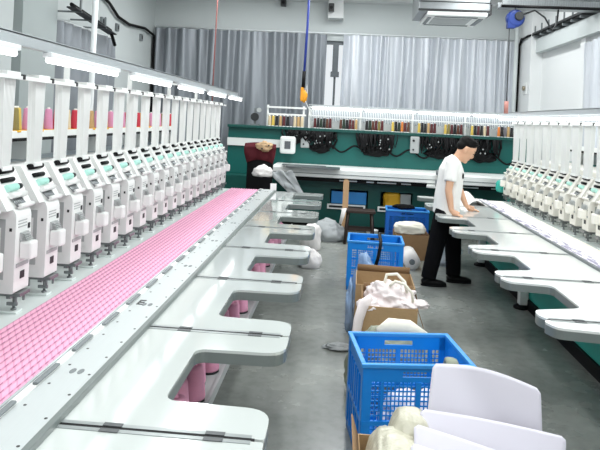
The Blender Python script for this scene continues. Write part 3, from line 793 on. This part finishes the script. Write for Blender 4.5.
# sack between crate and carton
tag(MB().lump((.40, 4.0, 0), .27, .19, .285, 21, .2, 2.6, ridge=.12, power=.8).build('cloth_sack', 'clothgreen', None, origin=(.36, 3.98, 0)), 'grey green cloth sack standing behind the front blue crate', 'sack')
tag(MB().tube([(.30, 3.92, .44), (.38, 3.94, .475), (.50, 3.94, .475), (.62, 3.92, .43)], [(.03, .03), (.06, .035), (.055, .035), (.03, .02)], 10).build('white_cloth', 'clothcream', None, origin=(.4, 3.9, .5)), 'rolled cream cloth lying on top of the grey green sack', 'cloth')

# cartons
def carton(label, x0, x1, y0, y1, h, flaps, rz=0, m='card'):
    cx, cy = (x0+x1)/2, (y0+y1)/2; a, c = (x1-x0)/2, (y1-y0)/2
    t = thing('cardboard_carton', label, 'carton', (cx, cy, 0), rz); th = .007
    MB().box(-a, a, -c, -c+th, 0, h).box(-a, a, c-th, c, 0, h).box(-a, -a+th, -c+th, c-th, 0, h).box(a-th, a, -c+th, c-th, 0, h).box(-a+th, a-th, -c+th, c-th, 0, th).build('box_body', m, t, local=True)
    for side, ang, ln in flaps:
        r = radians(ang)
        if side in 'ns':
            s = 1 if side == 'n' else -1; d = Vector((0, s*sin(r), cos(r)))*ln; w = Vector((a-.01, 0, 0)); p = Vector((0, s*(c-th/2), h))
        else:
            s = 1 if side == 'e' else -1; d = Vector((s*sin(r), 0, cos(r)))*ln; w = Vector((0, c-.01, 0)); p = Vector((s*(a-th/2), 0, h))
        MB().grid(lambda u, v: p + w*(2*u-1) + d*v, 1, 1, .005).build('flap', 'cardin_shade', t, local=True)
    return t
carton('brown carton heaped with pinkish white clothes', .235, .655, 4.6, 5.0, .40, [('n', 8, .07), ('w', 5, .05), ('e', 160, .15)], radians(-2))
carton('open brown carton behind the carton of clothes', .20, .70, 5.12, 5.6, .42, [('n', 4, .06), ('e', 168, .12)], radians(-2))
tag(MB().lump((.46, 4.82, .31), .19, .16, .15, 31, .32, 2.4, ridge=.16).lump((.29, 4.70, .33), .09, .09, .07, 33, .3, 3, ridge=.15, sub=4)
    .tube([(.30, 4.66, .43), (.235, 4.59, .41), (.205, 4.57, .30), (.19, 4.565, .16), (.165, 4.55, .03)], [(.05, .02), (.055, .02), (.05, .016), (.04, .016), (.03, .01)], 10)
    .lump((.63, 4.70, .39), .12, .07, .035, 37, .4, 3, ridge=.2, sub=4)
    .build('clothes_heap', 'clothpk', None, origin=(.45, 4.8, .35)), 'heap of pinkish white clothes spilling over a brown carton', 'clothes')
for k, (pts, lb) in enumerate((
    ([(.40, 4.78, .52), (.42, 4.80, .60), (.50, 4.80, .61), (.56, 4.76, .56), (.58, 4.74, .48)], 'looped cream cord on the clothes, upper loop'),
    ([(.44, 4.72, .53), (.48, 4.71, .575), (.55, 4.70, .56), (.61, 4.68, .50), (.62, 4.67, .43)], 'looped cream cord on the clothes, lower loop'))):
    tag(MB().tube(pts, .012, 8).build('cord', 'clothcream', None, origin=pts[0]), lb, 'cord')
tag(MB().lump((.15, 5.25, .0), .035, .14, .26, 41, .3, 2.5, ridge=.12, sub=4).build('plastic_bag', 'bluefilm', None, origin=(.165, 5.3, 0)), 'pale blue plastic bag against the left side of the open carton', 'bag')
tag(MB().lump((.34, 5.80, .0), .15, .13, .335, 43, .3, 2.5, ridge=.12, sub=4).build('plastic_bag', 'bluefilm', None, origin=(.36, 5.8, 0)), 'pale blue plastic bag between the open carton and middle blue crate', 'bag')
tag(MB().lump((.07, 4.75, 0), .11, .05, .03, 45, .4, 3, sub=4).build('cloth_scrap', 'clothgrey', None, origin=(.07, 4.75, 0)), 'small grey cloth scrap on floor left of the clothes carton', 'cloth')

# carton with bagged cloth and white sheets at the front
carton('brown carton at the front edge holding white sheets', .13, .86, 1.7, 2.52, .50, [('w', 18, .09)])
tag(MB().lump((.27, 2.24, .02), .13, .23, .40, 51, .06, 2.6, ridge=.03, power=.6).lump((.325, 2.36, .02), .10, .13, .43, 56, .05, 2.6, ridge=.03, power=.6).build('plastic_bag', 'olive', None, origin=(.26, 2.2, .02)), 'creased olive white plastic bag in the front carton', 'bag')
def sheet(p00, p10, p01, p11, bulge, label, curl=0, rise=.014):
    """rounded sheet: bottom edge p00-p10, top edge p01-p11"""
    A, Bv, Cv, Dv = map(Vector, (p00, p10, p01, p11)); n = (Bv-A).cross(Cv-A).normalized()
    def fn(u, v):
        r = .06                                                  # rounded top corners
        uu, vv = u, v
        w = max(0, v-(1-r))/r
        inset = r*.55*(1-math.sqrt(max(0, 1-w*w)))
        uu = inset+(1-2*inset)*u
        p = A*(1-uu)*(1-vv)+Bv*uu*(1-vv)+Cv*(1-uu)*vv+Dv*uu*vv
        p = p + n*(bulge*sin(pi*uu)*(.4+.6*vv)) + n*curl*math.exp(-((uu+vv*.8-1.05)/.22)**2)
        p.z += rise*sin(pi*uu)*vv*vv
        return p
    o = MB().grid(fn, 28, 28, .003).build('white_sheet', 'sheet', None, origin=p00)
    return tag(o, label, 'sheet', 'white sheets in the front carton')
sheet((.36, 2.30, .42), (.84, 2.34, .40), (.42, 2.47, .835), (.84, 2.44, .775), -.02, 'white sheet rising highest, nearest to the blue crate', -.012, .03)
sheet((.33, 2.14, .42), (.86, 2.20, .40), (.36, 2.36, .70), (.90, 2.32, .655), -.02, 'white sheet second behind the front ones, right corner sticking out furthest')
sheet((.315, 2.00, .42), (.84, 2.05, .38), (.325, 2.27, .685), (.85, 2.22, .57), -.02, 'white sheet third counted from the blue crate')
sheet((.30, 1.86, .40), (.82, 1.90, .36), (.305, 2.19, .655), (.82, 2.11, .56), -.02, 'white sheet closest to the camera, lowest of the stack')

# far items in the aisle
carton('low brown carton with a cream bag on top by the dark blue crate', .80, 1.25, 8.05, 8.5, .33, [], 0, 'cardin_shade')  # shadow on this carton put into its colour by the darker board
tag(MB().lump((1.0, 8.22, .33), .21, .13, .10, 61, .22, 2.2, ridge=.1, power=.75, sub=4).build('cream_bag', 'clothcream', None, origin=(1.0, 8.22, .33)), 'folded cream cloth bag on the low brown carton', 'bag')
t = thing('fabric_roll', 'white roll lying on the floor with its end towards the camera', 'fabric roll', (.96, 7.55, 0))
MB().lathe([(.035, 0), (.1, 0), (.1, .48), (.035, .48)], (.96, 7.5, .10), 24, 'y').build('rolled_fabric', 'cloth', t)
MB().lathe([(.026, -.004), (.036, -.004), (.036, .484), (.026, .484)], (.96, 7.5, .10), 16, 'y').build('cardboard_core', 'greydk', t)
t = thing('wooden_stool', 'dark wooden stool in front of the green machine', 'stool', (.34, 8.95, 0))
MB().box(.12, .57, 8.82, 9.08, .46, .50, .006).build('seat', 'wooddk', t)
for sx_ in (-1, 1):
    for sy_ in (-1, 1):
        MB().tube([(.345+sx_*.21, 8.95+sy_*.12, 0), (.345+sx_*.17, 8.95+sy_*.09, .465)], [(.024, .024), (.024, .024)], 4).build('leg', 'wooddk', t)
for yy in (8.84, 9.04): MB().box(.17, .52, yy, yy+.02, .2, .235).build('stretcher', 'wooddk', t)
tag(MB().prism(round_poly([(-.045, 0), (.045, 0), (.045, .9), (-.045, .9)], [0, 0, .045, .045], 5), -.01, .01, 'y').build('wooden_plank', 'wood', None), 'pale wooden plank with rounded top leaning on the green machine rail', 'plank')
pl = bpy.data.objects['wooden_plank']; pl.location = (.13, 9.27, .01); pl.rotation_euler = (radians(-14), 0, 0)
tag(MB().tube([(.10, 8.84, .505), (.11, 8.80, .52), (.09, 8.79, .42), (.06, 8.79, .30)], [(.05, .015), (.05, .02), (.045, .015), (.03, .01)], 8).build('white_cloth', 'cloth', None, origin=(.1, 8.8, .5)), 'white cloth hanging off the left end of the wooden stool', 'cloth')
tag(MB().lathe([(.075, 0), (.095, .13), (.10, .14), (.09, .14), (.07, .015)], (.56, 9.35, 0), 18).build('white_bowl', 'white', None, origin=(.56, 9.35, 0)), 'small white tub on the floor right of the wooden stool', 'tub')
tag(MB().lump((.98, 8.9, .565), .16, .12, .035, 63, .3, 3, sub=4).build('dark_cloth', 'trouser', None, origin=(.98, 8.9, .56)), 'dark cloth lying across the dark blue crate', 'cloth')
tag(MB().lump((-.30, 7.35, 0), .14, .13, .13, 71, .2, 2.2, ridge=.06, power=.85, sub=4).build('white_bag', 'cloth', None, origin=(-.3, 7.35, 0)), 'white cloth bag on floor under the left tables, nearest of three', 'bag')
tag(MB().lump((-.34, 8.35, 0), .14, .15, .22, 73, .25, 2.2, ridge=.1, power=.85, sub=4).build('white_bag', 'cloth', None, origin=(-.34, 8.3, 0)), 'taller white cloth bag on floor behind the nearest white bag', 'bag')
tag(MB().lump((-.12, 9.05, 0), .24, .16, .2, 75, .3, 2.4, ridge=.12, sub=4).build('grey_bag', 'clothgrey', None, origin=(-.12, 9.1, 0)), 'pale grey sack on the floor before the green machine', 'bag')
tag(MB().lump((1.42, 7.9, 0), .2, .16, .22, 77, .35, 2.6, ridge=.14, sub=4).build('plastic_bag', 'plastic', None, origin=(1.42, 7.9, 0)), 'crumpled clear plastic bag on floor behind the person', 'bag')

# chair with maroon jacket at far left
t = thing('chair', 'chair with shadow-blackened back under a maroon jacket beyond the left machine', 'chair', (-1.2, 8.9, 0))
MB().box(-1.42, -.98, 8.7, 9.1, .44, .48, .01).build('seat', 'wooddk', t)
MB().box(-1.40, -1.0, 9.08, 9.12, .48, 1.33, .01).build('backrest', 'black', t)  # black puts the shadow below the jacket into the backrest colour
for a in (-1.38, -1.02):
    for c in (8.73, 9.07): MB().box(a-.02, a+.02, c-.02, c+.02, 0, .44).build('leg', 'wooddk', t)
j = thing('jacket', 'maroon jacket with tan patterned collar draped over a chair back', 'jacket', (-1.2, 9.0, .9))
def jk(u, v):
    a = (u-.5)*2; ang = v*pi*1.0
    w = .19+.02*sin(v*6)+.035*(1-abs(2*v-1))
    x = -1.2+a*w*1.05
    if v < .42: y = 9.05-.03*sin(v*5)-.018*noise.noise(Vector((u*5, v*5, 2))); z = 1.10+(1.36-1.10)*v/.42 - .05*math.cos(a*1.6)*(1-v/.42)*(-1)
    elif v < .58: th = (v-.42)/.16*pi; y = 9.10-.055*cos(th); z = 1.36+.055*sin(th)-.02*a*a
    else: y = 9.155; z = 1.36-(v-.58)*.45
    return Vector((x, y-.02*sin(u*14)*.6, z))
MB().grid(jk, 30, 40, .012).build('jacket_body', 'maroon', j)
pat = MB().lump((-1.13, 9.0, 1.36), .12, .05, .075, 81, .35, 3.2, flat=False, sub=4).build('collar', mat('tan_print', (190,160,124), .85, var=.45, scale=22), j)
MB().lump((-1.16, 8.945, 1.33), .014, .01, .014, 1, 0, 1, flat=False, sub=2).lump((-1.06, 8.945, 1.38), .014, .01, .014, 2, 0, 1, flat=False, sub=2).build('button', 'dark', pat)
def garment(u, v):
    x = -1.05+.36*u+.25*v*(1-u)*.3; y = 8.75-.05*noise.noise(Vector((u*4, v*4, 0)))+.12*u
    return Vector((x+.25*v, y+.12*v, 1.02-.32*v-.15*u*v+.02*sin(u*15)))
tag(MB().grid(garment, 24, 20, .006).build('grey_garment', 'clothgrey', None, origin=(-.9, 8.8, .9)), 'pale grey garment hanging at the left end of the green machine rail', 'garment')
tag(MB().lump((-1.12, 8.78, .93), .15, .1, .1, 87, .3, 2.5, ridge=.12, sub=4).build('white_cloth', 'cloth', None, origin=(-1.12, 8.78, .93)), 'white cloth bunched below the maroon jacket', 'cloth')
tag(MB().box(-.89, -.81, 7.9, 7.91, .838, .93).build('paper_card', 'paper', None, origin=(-.85, 7.9, .838)), 'white card standing at the far end of the left guide rail', 'card')

# ------------------------------------------------------------------ hanging things, trays, air conditioner
t = thing('air_conditioner', 'ceiling cassette air conditioner with white louver panel', 'air conditioner', (1.58, 9.2, 3.33))
MB().box(1.06, 2.08, 8.86, 9.74, 3.46, 3.80, .01).build('casing', 'steel', t)
MB().box(1.05, 2.09, 8.85, 8.87, 3.47, 3.5).box(1.05, 2.09, 8.85, 8.87, 3.6, 3.615).build('casing_rim', 'dark', t)
pn = MB().box(1.18, 2.04, 8.82, 9.78, 3.40, 3.46, .012).build('panel', 'white', t)
MB().box(1.3, 1.92, 8.90, 8.97, 3.393, 3.402).box(1.24, 1.92, 9.63, 9.7, 3.393, 3.402).box(1.21, 1.26, 9.0, 9.6, 3.393, 3.402).box(1.95, 2.02, 9.0, 9.6, 3.393, 3.402).build('louver', 'greydk', pn)
MB().box(1.3, 1.86, 9.05, 9.55, 3.393, 3.402).build('intake_grille', 'greyp', pn)
MB().box(2.06, 2.14, 9.0, 9.3, 3.47, 3.62).build('electric_box', 'dark', t)
for a in (1.2, 1.98):
    for c in (9.0, 9.6): MB().cyl((a, c, 3.8), .008, ZC-3.8, n=8).build('hanger_rod', 'steel', t)
t = thing('cable_tray', 'finned grey cable tray crossing above the blue reel', 'cable tray', (2.6, 8.0, 3.400))
MB().box(2.02, XR-.01, 7.96, 7.98, 3.400, 3.490).box(2.02, XR-.01, 8.2, 8.22, 3.400, 3.490).box(2.02, XR-.01, 7.96, 8.22, 3.395, 3.405).build('tray_side', 'steel', t)
fb = MB()
for k in range(40): fb.box(2.1+.03*k, 2.108+.03*k, 7.95, 8.22, 3.410, 3.530)
fb.build('fins', 'greydk', t)
MB().tube([(2.0, 7.93, 3.390), (3.3, 7.93, 3.390)], .02, 8).build('cable', 'black', t)
for a in (2.3, 3.1): MB().cyl((a, 8.1, 3.430), .007, ZC-3.430, n=8).build('hanger_rod', 'steel', t)
t = thing('cable_tray', 'dark cable tray with brackets along the right wall', 'cable tray', (XR-.15, 9.5, 3.4))
MB().box(XR-.2, XR-.02, 8.3, 10.48, 3.40, 3.415).box(XR-.2, XR-.185, 8.3, 10.48, 3.40, 3.45).build('tray', 'dark', t)
cb_ = MB().tube([(XR-.12, 8.3, 3.43), (XR-.1, 9.4, 3.43), (XR-.12, 10.4, 3.44), (XR-.23, 10.6, 3.42), (XR-.23, 11.0, 3.40)], .02, 8)
cb_.tube([(XR-.23, 10.95, 3.42), (XR-.23, 11.1, 3.3), (XR-.23, 11.12, 1.0)], .022, 8).build('cable', 'black', t)
for k in range(7):
    yy = 8.4+.33*k
    MB().box(XR-.2, XR-.02, yy, yy+.025, 3.36, 3.40).box(XR-.19, XR-.17, yy, yy+.02, 3.42, 3.56).build('bracket', 'greydk', t)
t = thing('cord_reel', 'blue retractable cord reel hanging from the tray', 'reel', (2.21, 8.0, 3.09))
MB().lathe([(.085, 0), (.115, .015), (.115, .085), (.085, .1)], (2.2, 7.95, 3.24), 24, 'y').box(2.10, 2.2, 7.955, 8.045, 3.11, 3.24, .01).build('reel_housing', 'reel', t)
MB().lathe([(.05, 0), (.06, .01), (.06, .02)], (2.24, 7.93, 3.27), 18, 'y').build('hub', 'dark', t)
MB().tube([(2.2, 8.0, 3.345), (2.2, 8.0, 3.40)], .012, 8).build('hook', 'steel', t)
MB().tube([(2.13, 7.99, 3.12), (2.14, 7.99, 2.6), (2.14, 7.99, 2.16)], .006, 6).build('cord', 'dark', t)
MB().cyl((2.14, 7.99, 2.0), .028, .16, n=12).build('hand_grip', mat('grip_red', (190,130,120), .5), t)
MB().tube([(2.3, 8.0, 3.3), (2.45, 8.0, 3.36), (2.58, 8.0, 3.27), (2.68, 8.0, 3.1), (2.75, 8.05, 3.2), (2.78, 8.1, 3.40)], .012, 8).build('air_hose', 'dark', t)
t = thing('air_hose', 'blue air hose with an orange hook hanging before the window', 'air hose', (-.58, 9.0, 2.0))
MB().tube([(-.565, 9.0, ZC), (-.57, 9.0, 3.2), (-.585, 9.0, 2.5)], .018, 8).build('hose', 'bluecord', t)
MB().tube([(-.585, 9.0, 2.52), (-.588, 9.0, 2.27)], .027, 8).build('sleeve', 'black', t)
MB().box(-.625, -.575, 8.97, 9.03, 2.07, 2.28, .015).lump((-.575, 9.0, 2.14), .055, .03, .09, 5, .2, 3, flat=False, sub=3).build('air_gun', 'orange', t)
MB().tube([(-.56, 9.0, 2.2), (-.53, 9.0, 2.32), (-.525, 9.0, 2.2), (-.55, 9.0, 2.08), (-.50, 9.0, 1.98), (-.44, 9.0, 1.9)], .006, 6).build('hook_wire', 'white', t)
t = thing('hanging_hose', 'thin red hose hanging in front of the left curtain', 'hose', (-1.96, 9.0, 1.95))
MB().tube([(-1.95, 9.0, ZC), (-1.96, 9.0, 3.0), (-1.965, 9.0, 1.95)], .010, 8).build('hose', 'redcord', t)
MB().cyl((-1.965, 9.0, 1.85), .02, .1, n=10).build('fitting', 'steel', t)
t = thing('cable_tray', 'dark cable tray slanting in front of the left wall window', 'cable tray', (-3.4, 7.7, 2.95))
MB().box(-3.42, -3.3, 7.14, 8.5, 3.03, 3.045, M4=Matrix.Translation((0, 7.14, 3.04))@Matrix.Rotation(radians(-6), 4, 'X')@Matrix.Translation((0, -7.14, -3.04))).build('tray', 'dark', t)
MB().tube([(-3.36, 7.14, 3.07), (-3.36, 8.4, 2.94), (-3.36, 8.6, 2.75)], .025, 8).build('cable', 'black', t)
for yy in (7.3, 7.7, 8.1): MB().box(-3.63, -3.3, yy, yy+.03, 3.0-.1*(yy-7.3), 3.02-.1*(yy-7.3)).box(-3.33, -3.31, yy, yy+.03, 3.0-.1*(yy-7.3), 3.16-.1*(yy-7.3)).build('bracket', 'greydk', t)
t = thing('wall_cable', 'thick black cable sagging along the upper left wall', 'cable', (XL+.05, 9.4, 3.3))
MB().tube([(XL+.05, 8.3, 3.52), (XL+.05, 8.9, 3.43), (XL+.05, 9.3, 3.28), (XL+.05, 9.8, 3.24), (XL+.05, 10.6, 3.3), (XL+.06, 11.1, 3.24), (XL+.05, 11.15, 2.6), (XL+.05, 11.15, 1.4)], .024, 8).build('cable', 'black', t)
for k, yy in enumerate((8.75, 9.35, 10.5)):
    t = thing('junction_box', 'small dark box on the left wall under the cable, %s from the left' % ORD[k], 'junction box', (XL+.02, yy, 3.05), 0, 'boxes on the left wall')
    MB().box(XL, XL+.04, yy-.05, yy+.05, 3.06, 3.18, .006).build('box_body', 'greydk', t); MB().box(XL+.04, XL+.046, yy-.025, yy+.025, 3.09, 3.15).build('cover', 'dark', t)
t = thing('pipe', 'white vertical pipe rising past the left curtain', 'pipe', (-2.72, 6.35, 0))
MB().cyl((-2.72, 6.35, 0), .03, ZC, n=14).build('pipe_tube', 'lampbody', t)
MB().cyl((-2.72, 6.35, ZC-.03), .06, .03, n=14).build('flange', 'lampbody', t)
for k, (xx, lb) in enumerate(((-3.2, 'black camera box on the upper back wall, left of the red hose'), (-1.18, 'black camera box on the upper back wall, between red and blue hoses'), (-.27, 'black camera box under the white bracket above the window gap'))):
    t = thing('security_camera', lb, 'camera', (xx, YB-.1, 3.85))
    z = (3.98, 3.9, 3.78)[k]; yb = YB-(.3 if k == 2 else -.005)
    MB().box(xx-.05, xx+.05, yb-.16, yb-.03, z, z+.14, .01).build('housing', 'dark', t)
    MB().cyl((xx, yb-.18, z+.06), .03, .03, 'y', 14).build('lens', 'black', t); MB().box(xx-.02, xx+.02, yb-.04, yb, z+.05, z+.1).build('bracket', 'greydk', t)
t = thing('wall_switch', 'round knob plate on the white right wall', 'switch', (XR-.2, 10.7, 2.45))
MB().box(XR-.212, XR-.2, 10.62, 10.80, 2.42, 2.62, .004).build('plate', 'white', t)
MB().lathe([(.04, 0), (.04, .03), (.02, .04)], (XR-.252, 10.71, 2.52), 16, 'x').build('knob', 'dial', t)
struct(MB().cyl((XR-.32, 10.95, 0), .035, ZC, n=14).build('trim_8', 'wall'))

# ------------------------------------------------------------------ person
P = thing('person', 'person in white T-shirt and black trousers leaning over the right machine table', 'person', (1.2, 7.08, 0))
def remesh(o, vox, it=6, fac=.5):
    m = o.modifiers.new('r', 'REMESH'); m.mode = 'VOXEL'; m.voxel_size = vox; m.use_smooth_shade = True
    s = o.modifiers.new('s', 'SMOOTH'); s.iterations = it; s.factor = fac
    return o
tilt = Matrix.Rotation(radians(34), 3, 'Y')          # head bowed forward (towards +X)
HC = Vector((1.385, 7.08, 1.545))
HS = 1.1
def hp(x, y, z): return HC + tilt @ (Vector((x, y, z))*HS)
b = MB()
b.tube([(1.20, 7.08, .80), (1.20, 7.08, .95), (1.22, 7.08, 1.15), (1.235, 7.08, 1.32), (1.26, 7.08, 1.42)], [(.10, .15), (.10, .145), (.105, .15), (.105, .17), (.07, .12)], 16)
b.tube([(1.255, 7.08, 1.38), (1.31, 7.08, 1.46), hp(-.02, 0, -.06)], [.065, .056, .055], 12)
b.ell(hp(0, 0, .02), .098*HS, .078*HS, .105*HS, tilt); b.ell(hp(.025, 0, -.045), .068*HS, .058*HS, .085*HS, tilt)
b.ell(hp(.092, 0, -.035), .02*HS, .016*HS, .018*HS, tilt); b.tube([hp(.086, 0, .015), hp(.108, 0, -.03)], [.009, .014], 8)
b.ell(hp(.062, 0, -.105), .03*HS, .03*HS, .025*HS, tilt); b.ell(hp(.082, 0, -.072), .012*HS, .024*HS, .01*HS, tilt)
b.ell(hp(.078, 0, .022), .02*HS, .05*HS, .012*HS, tilt)
for s in (-1, 1): b.ell(hp(-.012, s*.08, -.015), .02*HS, .012*HS, .034*HS, tilt)
def arm(sh, el, wr, side):
    sh, el, wr = map(Vector, (sh, el, wr))
    b.tube([sh, sh.lerp(el, .5), el, el.lerp(wr, .35), wr], [.052, .047, .04, .04, .028], 12)
def hand(wr, d, side):
    """palm flat on the table; d points along the fingers"""
    wr = Vector(wr); d = Vector(d).normalized(); s = Vector((-d.y, d.x, 0))
    pc = wr+d*.05+Vector((0, 0, -.012))
    b.tube([wr, wr+d*.03+Vector((0, 0, -.008)), wr+d*.085+Vector((0, 0, -.014))], [(.024, .02), (.036, .018), (.040, .014)], 10)
    for k, (o, ln) in enumerate(((-.030, .066), (-.010, .076), (.011, .071), (.031, .056))):
        p = wr+d*.08+s*o+Vector((0, 0, -.014)); q = (d+s*o*4).normalized()
        b.tube([p, p+q*ln*.5+Vector((0, 0, .006)), p+q*ln*.85+Vector((0, 0, -.004)), p+q*ln+Vector((0, 0, -.010))], [.0088, .0085, .0075, .006], 8)
    p = wr+d*.025+s*(-side*.026)+Vector((0, 0, -.01)); q = (d*.6-s*side*.8).normalized()
    b.tube([p, p+q*.035, p+q*.06+d*.008], [.012, .010, .007], 8)
RSH, REL, RWR = (1.215, 6.90, 1.375), (1.17, 6.84, 1.09), (1.205, 6.80, .872)
LSH, LEL, LWR = (1.25, 7.27, 1.37), (1.36, 7.31, 1.11), (1.46, 7.25, .872)
arm(RSH, REL, RWR, -1); arm(LSH, LEL, LWR, 1)
hand(RWR, (.55, -.35, -.18), -1); hand(LWR, (.85, -.1, -.18), 1)
RH, RK, RA = (1.18, 6.99, .86), (1.09, 6.97, .48), (1.01, 6.95, .07)
LH, LK, LA = (1.21, 7.17, .86), (1.31, 7.18, .48), (1.33, 7.17, .07)
for hq, kq, aq in ((RH, RK, RA), (LH, LK, LA)):
    hq, kq, aq = map(Vector, (hq, kq, aq))
    b.tube([hq, hq.lerp(kq, .5), kq, kq.lerp(aq, .35), aq], [.085, .072, .052, .05, .036], 12)
    b.tube([aq+Vector((-.04, 0, -.03)), aq+Vector((.08, 0, -.04)), aq+Vector((.16, 0, -.048))], [.035, .035, .02], 10)
bo = remesh(b.build('body', 'skin', P), .0075, 3, .45)
# shirt
b = MB()
b.tube([(1.195, 7.08, .80), (1.20, 7.08, .86), (1.205, 7.08, 1.0), (1.225, 7.08, 1.15), (1.235, 7.08, 1.30), (1.25, 7.08, 1.40), (1.285, 7.08, 1.442)],
       [(.150, .195), (.15, .195), (.146, .188), (.145, .19), (.14, .205), (.10, .175), (.066, .075)], 20)
for sh, el in ((RSH, REL), (LSH, LEL)):
    sh, el = Vector(sh), Vector(el)
    b.tube([sh+Vector((.01, (7.08-sh.y)*.35, .02)), sh, sh.lerp(el, .35), sh.lerp(el, .66)], [.075, .074, .072, .074], 12)
so = remesh(b.build('t_shirt', 'shirt', P), .012, 3, .5)
MB().ell((1.342, 6.945, 1.25), .012, .018, .034, seg=10).build('chest_print', 'dark', so)
# trousers
b = MB()
b.tube([(1.195, 7.08, .70), (1.195, 7.08, .80), (1.20, 7.08, .93)], [(.12, .16), (.135, .175), (.125, .17)], 16)
for hq, kq, aq in ((RH, RK, RA), (LH, LK, LA)):
    hq, kq, aq = map(Vector, (hq, kq, aq))
    b.tube([hq+Vector((0, 0, -.02)), hq.lerp(kq, .4), kq, kq.lerp(aq, .5), aq+Vector((0, 0, .01))], [(.122, .10), (.118, .10), (.098, .085), (.09, .08), (.085, .075)], 14)
remesh(b.build('trousers', 'trouser', P), .012, 3, .5)
for aq in (RA, LA):
    aq = Vector(aq)
    sb = MB().tube([aq+Vector((-.075, 0, -.03)), aq+Vector((-.05, 0, -.025)), aq+Vector((.06, 0, -.03)), aq+Vector((.15, 0, -.038)), aq+Vector((.205, 0, -.045))], [(.025, .035), (.045, .045), (.042, .05), (.034, .05), (.018, .03)], 12)
    sb.ell(aq+Vector((-.01, 0, .0)), .055, .05, .06)
    so_ = remesh(sb.build('shoe', 'shoe', P), .009, 2)
    MB().prism([(aq.x-.08+.145*(1-cos(t))-0+0, aq.y+.048*sin(t)) for t in [k*pi/10 for k in range(20)]], .0, .018).build('sole', 'black', so_)
# hair
b = MB()
b.ell(hp(-.016, 0, .058), .098*HS, .084*HS, .078*HS, tilt); b.ell(hp(-.048, 0, .012), .062*HS, .078*HS, .066*HS, tilt); b.ell(hp(.045, 0, .098), .036*HS, .060*HS, .034*HS, tilt)
for k in range(40):
    a = random.uniform(-1.2, 1.2); q = random.uniform(-1, .9)
    p = Vector((.075*q, .07*sin(a), .09+.03*cos(a)*(1-q*q)))
    b.tube([hp(*p), hp(p.x+.03, p.y*1.15, p.z+.012)], [.014, .004], 5)
remesh(b.build('hair', 'hair', P), .007, 2, .4)
for s in (-1, 1):
    MB().ell(hp(.086, s*.032, .0), .006, .012, .006, tilt, seg=10).build('eye', 'hair', bo)
    MB().tube([hp(.083, s*.016, .03), hp(.089, s*.034, .034), hp(.078, s*.052, .028)], .004, 6).build('eyebrow', 'hair', bo)
MB().ell(hp(.093, 0, -.072), .005, .02, .004, tilt, seg=10).build('mouth', 'lip', bo)

P.location.y -= .12; P.location.x += .05

# ------------------------------------------------------------------ camera, light, world
cam_d = bpy.data.cameras.new('camera'); cam = bpy.data.objects.new('camera', cam_d); COL.objects.link(cam)
cam_d.sensor_fit = 'HORIZONTAL'; cam_d.sensor_width = 36; cam_d.lens = 36; cam_d.shift_x = 0; cam_d.shift_y = -(225-119)/600
cam_d.clip_start = .05
yaw = atan(41/600); roll = .048
cam.matrix_world = Matrix.Translation((0, 0, 1.8)) @ Matrix.Rotation(yaw, 4, 'Z') @ Matrix.Rotation(radians(90), 4, 'X') @ Matrix.Rotation(roll, 4, 'Z')
S.camera = cam
def area(name, loc, sx_, sy_, power, rot=(0, 0, 0), col=(1, 1, 1)):
    d = bpy.data.lights.new(name, 'AREA'); d.shape = 'RECTANGLE'; d.size = sx_; d.size_y = sy_; d.energy = power; d.color = col
    o = bpy.data.objects.new(name, d); COL.objects.link(o); o.location = loc; o.rotation_euler = rot
    return o
for xx in (-1.9, .15, 2.2):
    for yy in (-.5, 3.2, 6.9, 9.3):   # unseen ceiling lights; far ones added to brighten the back, right side boosted
        area('unseen_ceiling_light', (xx, yy, ZC-.06), .35, 2.2 if yy < 9 else 1.6, (62 if yy < 9 else 75)*(.8 if xx < -1 else 1.25 if xx > 2 and yy < 9 else .7 if xx > 2 else 1), col=(.97, 1, 1))
W = bpy.data.worlds.new('world'); S.world = W; W.use_nodes = True
bg = W.node_tree.nodes['Background']; bg.inputs['Color'].default_value = (.93, .97, 1, 1); bg.inputs['Strength'].default_value = 1.3
vs = S.view_settings; vs.view_transform = 'Standard'; vs.look = 'None'; vs.gamma = 1; vs.use_curve_mapping = False; vs.exposure = -.48
